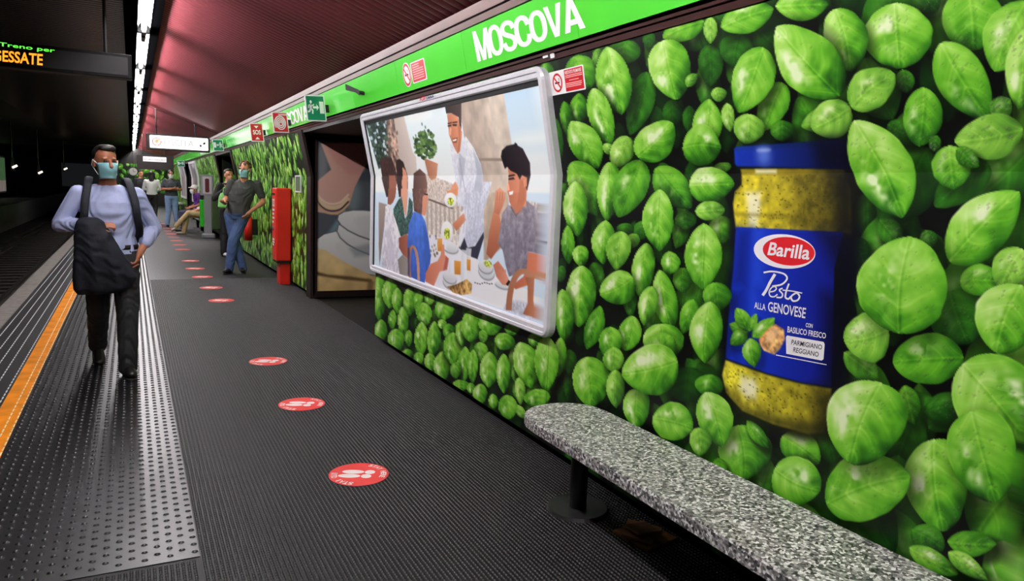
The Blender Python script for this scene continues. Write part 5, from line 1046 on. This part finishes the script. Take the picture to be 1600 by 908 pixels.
def person(label, loc, rz, J, top, bottom, shoes, hair, skin=SK1, sleeve='long', mask=True, vox=.009, sc=1.0, hairstyle='short', build=1.0, headyaw=0.0, curlL=.4, curlR=.4, skirt=False, wr=.004, pelvis_r=None, maskc=(150, 206, 214)):
    """J: joints in the figure's own frame (facing -y, x to its left side)"""
    t = thing('person', label, 'person', loc, rz); J = {k: Vector(v) for k, v in J.items()}; b_ = build
    pel, chest, neck, head = J['pelvis'], J['chest'], J['neck'], J['head']
    side = (J['shL']-J['shR']).normalized(); hs = (J['hipL']-J['hipR']).normalized(); upv = (neck-pel).normalized(); fr = side.cross(upv).normalized(); hf = hs.cross(upv).normalized()
    Rh = Matrix.Rotation(headyaw, 3, 'Z')
    def torso(bm, g=0.0, lo=0.0):
        sh = (J['shL']+J['shR'])/2; wd = (J['shL']-J['shR']).length/2
        loft(bm, [(pel-upv*(.10-lo), hs*(.13*b_+g), hf*(.09*b_+g)), (pel, hs*(.172*b_+g), hf*(.118*b_+g)), (pel+(chest-pel)*.4, side*(.150*b_+g), fr*(.108*b_+g)), (chest, side*(.176*b_+g), fr*(.120*b_+g)), (chest+(sh-chest)*.6, side*(wd*.93+g), fr*(.112*b_+g)), (sh+upv*.02, side*(wd*.80+g), fr*(.08*b_+g)), (sh+upv*.055+(neck-sh)*.2, side*(wd*.42+g), fr*(.065*b_+g))])
    # --- body
    bm = bmesh.new(); torso(bm); limb(bm, [neck-upv*.07, neck+(head-neck)*.6], [.066*b_, .058])
    blob(bm, head+Rh @ V3(0, .012, .03), (.076, .098, .098)); blob(bm, head+Rh @ V3(0, -.022, -.045), (.058, .070, .070)); blob(bm, head+Rh @ V3(0, -.052, -.088), (.032, .034, .026))
    limb(bm, [head+Rh @ V3(0, -.088, .012), head+Rh @ V3(0, -.112, -.028)], [.010, .016], 8)
    for s_ in (-1, 1):
        blob(bm, head+Rh @ V3(s_*.078, .012, -.008), (.012, .022, .033)); blob(bm, head+Rh @ V3(s_*.030, -.072, .030), (.024, .016, .008))
    blob(bm, head+Rh @ V3(0, -.092, -.058), (.024, .014, .009))
    for S, cu in (('L', curlL), ('R', curlR)):
        limb(bm, [J['sh'+S], J['el'+S], J['wr'+S]], [.052*b_, .040*b_, .027], 12)
        limb(bm, [J['el'+S], J['el'+S]+(J['wr'+S]-J['el'+S])*.3], [.040*b_, .041*b_]); d = J.get('hd'+S, J['wr'+S]-J['el'+S]); hand(bm, J['wr'+S], d, J.get('hn'+S, (0, -1, 0)), cu, 1.0, 1 if S == 'L' else -1)
        limb(bm, [J['hip'+S], J['kn'+S]], [.088*b_, .056*b_]); limb(bm, [J['kn'+S], J['kn'+S]+(J['an'+S]-J['kn'+S])*.35, J['an'+S]], [.054*b_, .055*b_, .036])
        fd = J.get('ft'+S, V3(0, -1, 0)).normalized(); up0 = V3(0, 0, 1); u0 = fd.cross(up0).normalized().cross(fd); limb(bm, [J['an'+S]-u0*.03-fd*.02, J['an'+S]+fd*.12-u0*.062], [.032, .020])
    skinned('body', bm, skin, t, vox, 3)
    # --- clothes
    bm = bmesh.new(); torso(bm, .014, .02)
    for S in 'LR':
        e = J['sh'+S]+(J['el'+S]-J['sh'+S])*(.62 if sleeve == 'short' else 1.0)
        if sleeve == 'long': limb(bm, [J['sh'+S], J['el'+S], J['el'+S]+(J['wr'+S]-J['el'+S])*.92], [.068*b_, .056*b_, .040])
        elif sleeve == 'rolled': limb(bm, [J['sh'+S], J['el'+S], J['el'+S]+(J['wr'+S]-J['el'+S])*.62], [.060*b_, .056*b_, .050])
        else: limb(bm, [J['sh'+S], e], [.068*b_, .060*b_])
    topo = skinned('top', bm, top, t, vox, 3, wr)
    bm = bmesh.new(); loft(bm, [(pel+upv*.07, side*(.160*b_+.006), fr*(.112*b_+.006)), (pel, hs*(.178*b_+.008), hf*(.124*b_+.008)), (pel-upv*.09, hs*(.150*b_), hf*(.11*b_))])
    for S in 'LR': limb(bm, [J['hip'+S], J['kn'+S], J['an'+S]-(J['kn'+S]-J['an'+S]).normalized()*.035], [.102*b_, .078*b_, .066])
    skinned('trousers', bm, bottom, t, vox, 3, wr)
    for S in 'LR':
        fd = J.get('ft'+S, V3(0, -1, 0)).normalized(); a = J['an'+S]; bm = bmesh.new(); up0 = V3(0, 0, 1) if abs(fd.z) < .7 else V3(0, 1, 0); sd = fd.cross(up0).normalized(); u0 = sd.cross(fd)
        b0 = a-u0*.055
        loft(bm, [(b0-fd*.075, sd*.022, u0*.020), (b0-fd*.060, sd*.034, u0*.040), (b0-fd*.01, sd*.038, u0*.052), (b0+fd*.06, sd*.043, u0*.042), (b0+fd*.14, sd*.045, u0*.030), (b0+fd*.19, sd*.034, u0*.022), (b0+fd*.205, sd*.012, u0*.010)], 14); limb(bm, [a, a-u0*.03], [.046, .045])
        so = skinned('shoe', bm, shoes, t, .008, 2); bm = bmesh.new(); b1 = b0-u0*.036
        loft(bm, [(b1-fd*.078+u0*k_, sd*.030, fd*.0+u0*.004) for k_ in (0,)]+[(b1+fd*f_, sd*w_, u0*.007) for f_, w_ in ((-.06, .036), (0, .040), (.08, .046), (.15, .046), (.195, .032), (.207, .012))], 10); obj('sole', bm, mat('sole_dark', (34, 32, 32), .6), so)
    # --- hair, eyes, mask
    bm = bmesh.new(); H = lambda x, y, z: head+Rh @ V3(x, y, z)
    if hairstyle == 'short':
        blob(bm, H(0, .034, .056), (.083, .088, .082)); blob(bm, H(0, -.03, .106), (.060, .05, .030)); blob(bm, H(0, .06, -.01), (.072, .055, .075))
    elif hairstyle == 'curly':
        for k in range(46):
            a = RNG.uniform(0, 6.28); e = RNG.uniform(-.3, 1.5); c_ = V3(math.cos(a)*math.cos(e)*.078, .028+math.sin(a)*math.cos(e)*.085, .045+math.sin(e)*.078)
            if c_.y < -.045 and c_.z < .07: continue
            blob(bm, H(*c_), (.028, .028, .026))
        blob(bm, H(0, .026, .050), (.082, .090, .084))
    elif hairstyle == 'long':
        blob(bm, H(0, .026, .052), (.085, .094, .086)); loft(bm, [(H(0, .05, .05), V3(.08, 0, 0), V3(0, .055, 0)), (H(0, .07, -.08), V3(.088, 0, 0), V3(0, .05, 0)), (H(0, .085, -.20), V3(.08, 0, 0), V3(0, .04, 0)), (H(0, .09, -.33), V3(.045, 0, 0), V3(0, .025, 0))])
        for s_ in (-1, 1): limb(bm, [H(s_*.072, -.01, .05), H(s_*.085, .0, -.08), H(s_*.082, -.03, -.22)], [.03, .028, .018])
    elif hairstyle == 'cap':
        blob(bm, H(0, .018, .052), (.086, .106, .082)); blob(bm, H(0, -.10, .045), (.06, .06, .012))
    skinned('hair' if hairstyle != 'cap' else 'cap', bm, hair, t, vox*.9, 2, .003)
    for s_ in (-1, 1):
        bm = bmesh.new(); blob(bm, H(s_*.031, -.083, .010), (.013, .008, .0065)); obj('eye', bm, mat('eye_dark', (30, 24, 22), .2), t, True)
    if mask:
        nu, nv = 13, 9; Vt = []
        for j in range(nv):
            for i in range(nu):
                u = (i/(nu-1)-.5)*2; v = j/(nv-1); az = u*1.15; rr = .098+.026*math.cos(u*1.4)*math.sin(math.pi*min(1, v*1.15+.05)); z = .0-.118*v-.006*u*u
                pleat = .0025*math.sin(v*26); Vt.append(H(math.sin(az)*(.082-.020*v), -math.cos(az)*(rr+pleat)+.012-.012*v*0, z)[:])
        Fs = [[j*nu+i, j*nu+i+1, (j+1)*nu+i+1, (j+1)*nu+i] for j in range(nv-1) for i in range(nu-1)]
        me = bpy.data.meshes.new('mask'); me.from_pydata(Vt, [], Fs); me.update(); mo = obj('face_mask', me, mat('mask_%d' % sum(maskc), maskc, .7), t, True); sd = mo.modifiers.new('s', 'SOLIDIFY'); sd.thickness = .003
        for s_ in (-1, 1):
            bm = bmesh.new(); limb(bm, [H(s_*.074, -.03, -.005), H(s_*.088, .012, .02), H(s_*.089, .03, -.02), H(s_*.066, -.028, -.09)], [.0022]*4, 6); obj('ear_loop', bm, mat('loop_white', (236, 240, 240), .6), mo, True)
    t.scale = (sc, sc, sc)
    return t
def stand(**k):
    J = dict(pelvis=(0, 0, .96), chest=(0, 0, 1.26), neck=(0, .0, 1.47), head=(0, -.02, 1.625), shL=(.185, 0, 1.415), shR=(-.185, 0, 1.415), elL=(.235, .02, 1.13), elR=(-.235, .02, 1.13), wrL=(.225, -.08, .90), wrR=(-.225, -.08, .90),
             hipL=(.095, 0, .93), hipR=(-.095, 0, .93), knL=(.10, -.01, .51), knR=(-.10, -.01, .51), anL=(.10, .02, .10), anR=(-.10, .02, .10)); J.update(k); return J
BLUE_SH = mat('lavender_blue_shirt', (176, 184, 226), .7, noise=.08, scale=9, bump=.25, bscale=22); DKT = mat('black_trousers', (24, 24, 27), .7, noise=.15, scale=14); NAVY = mat('navy_cloth', (13, 16, 30), .75, noise=.2, scale=12, bump=.3, bscale=30)
JEAN = mat('blue_jeans', (76, 100, 146), .75, noise=.22, scale=9, bump=.2, bscale=90); GREYT = mat('charcoal_shirt', (66, 68, 66), .8, noise=.1, scale=10, bump=.2, bscale=30); SHOEB = mat('black_shoe', (22, 20, 20), .4); HAIRD = mat('dark_hair', (26, 20, 18), .5, noise=.3, scale=60, bump=.5, bscale=120); HAIRB = mat('brown_hair', (92, 60, 42), .5, noise=.3, scale=60, bump=.5, bscale=120)
# --- the man walking towards the camera
wm = person('man walking towards the camera in lavender shirt and face mask, dark jacket over his arm', (-.155, 6.28, 0), math.radians(6),
    stand(pelvis=(.01, 0, .955), chest=(.0, -.015, 1.27), neck=(-.005, -.02, 1.49), head=(-.015, -.055, 1.645), shL=(.192, -.01, 1.405), shR=(-.202, .0, 1.405), elL=(.315, .05, 1.15), wrL=(.20, -.09, .965), hdL=(-.05, -.05, -.12), hnL=(-1, .2, 0), elR=(-.325, .0, 1.17), wrR=(-.10, -.20, 1.17), hdR=(.9, -.1, .1), hnR=(0, .6, -1),
          hipL=(.10, -.02, .925), hipR=(-.09, .0, .925), knL=(.095, -.13, .51), anL=(.08, -.17, .10), knR=(-.09, .10, .50), anR=(-.085, .38, .17), ftL=(.05, -1, .03), ftR=(.02, -.85, -.5)),
    BLUE_SH, DKT, SHOEB, HAIRD, SK2, 'rolled', True, .0068, .975, 'short', 1.03, .25, .5, .9, wr=.005)
obj('belt', (lambda bm: (loft(bm, [((.01, 0, .985), (.190, 0, 0), (0, .136, 0)), ((.01, 0, 1.02), (.188, 0, 0), (0, .134, 0))], 28), bm)[1])(bmesh.new()), mat('belt_leather', (30, 22, 20), .4), wm, True)
t = thing('backpack', 'navy backpack worn by the walking man, straps over both shoulders', 'backpack', (-.155, 6.28, 0), math.radians(6))
bm = bmesh.new(); loft(bm, [((0, .235, .98), (.12, 0, 0), (0, .06, 0)), ((0, .25, 1.02), (.155, 0, 0), (0, .10, 0)), ((0, .25, 1.3), (.155, 0, 0), (0, .10, 0)), ((0, .23, 1.45), (.12, 0, 0), (0, .07, 0)), ((0, .22, 1.47), (.06, 0, 0), (0, .03, 0))], 20); skinned('bag', bm, NAVY, t, .012, 5)
for s_ in (-1, 1):
    path = smooth_path([(s_*.12, .17, 1.42), (s_*.122, .09, 1.512), (s_*.128, .0, 1.528), (s_*.142, -.085, 1.475), (s_*.165, -.146, 1.36), (s_*.178, -.150, 1.24), (s_*.198, -.09, 1.12), (s_*.195, .08, 1.03)], 26); bm = bmesh.new()
    rg = []
    for i, p in enumerate(path): rg.append((p, V3(.028, 0, 0)+V3(0, 0, 0), (V3(*(path[min(i+1, 25)]-path[max(i-1, 0)])).normalized().cross(V3(1, 0, 0)))*.008))
    loft(bm, rg, 10); obj('strap', bm, NAVY, t, True)
t.scale = (.975,)*3
t = thing('jacket', 'dark navy jacket draped over the walking man forearm', 'jacket', (-.155, 6.28, 0), math.radians(6))
bm = bmesh.new(); R_ = []
for z, xa, xb, yc, dp in ((1.235, -.20, -.09, -.19, .045), (1.20, -.235, -.05, -.20, .075), (1.12, -.25, -.01, -.215, .085), (1.0, -.255, .05, -.22, .085), (.88, -.265, .12, -.215, .085), (.78, -.27, .165, -.20, .08), (.70, -.265, .12, -.19, .07), (.66, -.24, .02, -.185, .045)): R_.append((V3((xa+xb)/2, yc, z), V3((xb-xa)/2, 0, 0), V3(0, dp, 0)))
loft(bm, R_, 30)
for v in bm.verts: v.co.y += .016*math.sin(v.co.x*46+v.co.z*5)*(1.25-v.co.z)*1.6
skinned('cloth', bm, NAVY, t, .010, 3, .004)
bm = bmesh.new(); limb(bm, [(.02, -.245, .80), (.17, -.20, .875)], [.008, .008], 8); obj('lining_edge', bm, mat('lining_brown', (112, 66, 46), .6), t, True)
t.scale = (.975,)*3
# --- man leaning by the wall
lm = person('man in charcoal t-shirt and jeans with crossed legs leaning by the wall, face mask', (1.50, 12.75, 0), math.radians(-14),
    stand(pelvis=(.03, .02, .96), chest=(.10, .03, 1.27), neck=(.16, .0, 1.50), head=(.16, -.045, 1.655), shL=(.345, .03, 1.425), shR=(-.045, .03, 1.44), elL=(.43, .07, 1.15), wrL=(.235, -.10, .99), hdL=(-.10, -.05, -.12), hnL=(-1, .3, 0), elR=(-.14, .02, 1.17), wrR=(-.12, -.20, 1.12), hdR=(-.25, -.8, .2), hnR=(0, 0, 1),
          hipL=(.12, .02, .93), hipR=(-.06, .02, .93), knL=(-.02, -.07, .52), anL=(-.08, -.06, .10), knR=(-.01, .03, .51), anR=(.10, .06, .10), ftL=(-.30, -1, 0), ftR=(.15, -1, 0)),
    GREYT, JEAN, SHOEB, HAIRB, SK1, 'short', True, .008, 1.03, 'curly', 1.07, -.35, .35, .6, wr=.004)
t = thing('phone', 'dark phone held by the leaning man', 'phone', (1.40, 12.42, 1.19), .4); obj('shell', boxm((-.036, -.075, -.005), (.036, .075, .005), .004), SBL, t); obj('glass', boxm((-.032, -.07, .005), (.032, .07, .0065)), mat('phone_glass', (34, 40, 46), .1), t)
# --- someone in black behind him
person('person in black clothes and white sneakers half hidden behind the leaning man', (1.72, 15.6, 0), math.radians(20), stand(elR=(-.30, -.02, 1.16), wrR=(-.16, -.2, 1.36), hdR=(.3, -.2, .6), elL=(.27, 0, 1.14), wrL=(.12, -.22, 1.05)), mat('black_top', (22, 22, 24), .8), DKT, mat('white_sneaker', (226, 226, 228), .5), HAIRD, SK1, 'long', False, .012, 1.0, 'short', 1.0)
t = thing('tote_bag', 'pale green bag held by the person behind the leaning man', 'bag', (1.66, 15.32, .98), .2)
bm = bmesh.new(); loft(bm, [((0, 0, .0), (.15, 0, 0), (0, .05, 0)), ((0, 0, .03), (.18, 0, 0), (0, .07, 0)), ((0, 0, .22), (.16, 0, 0), (0, .05, 0)), ((0, 0, .30), (.12, 0, 0), (0, .02, 0))], 18); skinned('bag', bm, mat('bag_green', (140, 206, 120), .6), t, .012, 3)
bm = bmesh.new(); limb(bm, [(-.08, 0, .28), (-.06, 0, .40), (.06, 0, .40), (.08, 0, .28)], [.008]*4, 8); obj('handle', bm, mat('bag_green', (140, 206, 120), .6), t, True)
# --- seated woman and neighbour
def sit(**k):
    J = dict(pelvis=(0, .0, .56), chest=(0, .02, .86), neck=(0, .01, 1.08), head=(0, -.02, 1.235), shL=(.17, .02, 1.03), shR=(-.17, .02, 1.03), elL=(.21, -.02, .76), elR=(-.21, -.02, .76), wrL=(.10, -.23, .68), wrR=(-.08, -.24, .68),
             hipL=(.09, -.02, .54), hipR=(-.09, -.02, .54), knL=(.11, -.46, .53), knR=(-.10, -.46, .53), anL=(.11, -.46, .10), anR=(-.10, -.50, .10)); J.update(k); return J
person('seated woman with long brown hair, white blouse and beige trousers on the far bench', (1.80, 21.75, .018), math.radians(-82), sit(knL=(.07, -.46, .60), anL=(.02, -.74, .26), ftL=(0, -.9, -.45), knR=(-.03, -.46, .53), anR=(-.04, -.56, .10)), mat('white_blouse', (238, 236, 226), .8), mat('beige_trousers', (206, 176, 132), .8), mat('beige_shoe', (214, 196, 176), .6), mat('auburn_hair', (120, 72, 44), .5, noise=.3, scale=50), SK1, 'rolled', False, .011, 1.0, 'long', .92, .1)
person('seated person in purple shirt and white cap on the far bench', (1.74, 23.3, .018), math.radians(-80), sit(head=(0, -.12, 1.20), neck=(0, -.06, 1.07), shL=(.18, -.04, 1.03), shR=(-.18, -.04, 1.03), knL=(.14, -.44, .52), anL=(.12, -.46, .10), knR=(-.14, -.44, .52), anR=(-.12, -.42, .10)), mat('purple_shirt', (92, 34, 128), .8), mat('dark_shorts', (64, 62, 90), .8), mat('grey_shoe', (110, 110, 116), .6), mat('white_cap', (226, 224, 226), .7), SK2, 'short', True, .012, 1.02, 'cap', 1.0, maskc=(226, 230, 232))
# --- standing people farther along
person('standing person with folded arms, dark patterned top, light jeans and white mask', (1.12, 25.6, 0), math.radians(6), stand(elL=(.27, -.02, 1.16), wrL=(-.02, -.22, 1.17), hdL=(-1, 0, 0), elR=(-.27, -.02, 1.15), wrR=(.02, -.25, 1.20), hdR=(1, 0, 0), anL=(.14, -.02, .10), anR=(-.14, -.04, .10)), mat('grey_pattern_top', (58, 62, 70), .8, noise=.6, scale=22), mat('light_jeans', (136, 164, 206), .8, noise=.15, scale=10), SHOEB, HAIRD, SK2, 'short', True, .012, 1.02, 'curly', 1.03, maskc=(222, 228, 230))
person('woman with long black hair in white top and black trousers, seen from behind', (.62, 27.9, 0), math.radians(170), stand(elL=(.27, -.05, 1.14), wrL=(.12, -.24, 1.10), elR=(-.27, -.05, 1.14), wrR=(-.12, -.24, 1.10), knL=(.10, -.06, .51), anL=(.10, -.02, .1), anR=(-.09, .14, .13)), mat('white_top', (228, 228, 226), .8), DKT, mat('white_sneaker', (226, 226, 228), .5), HAIRD, SK1, 'long', False, .013, 1.0, 'long', .95)
person('person in dark jacket standing beyond the walking man shoulder', (.30, 29.6, 0), math.radians(30), stand(elL=(.27, -.02, 1.15), wrL=(.05, -.24, 1.22)), mat('dark_jacket', (38, 36, 40), .8), mat('dark_grey_trousers', (44, 44, 50), .8), mat('white_sneaker', (226, 226, 228), .5), HAIRD, SK1, 'long', False, .014, 1.02, 'short', 1.05)
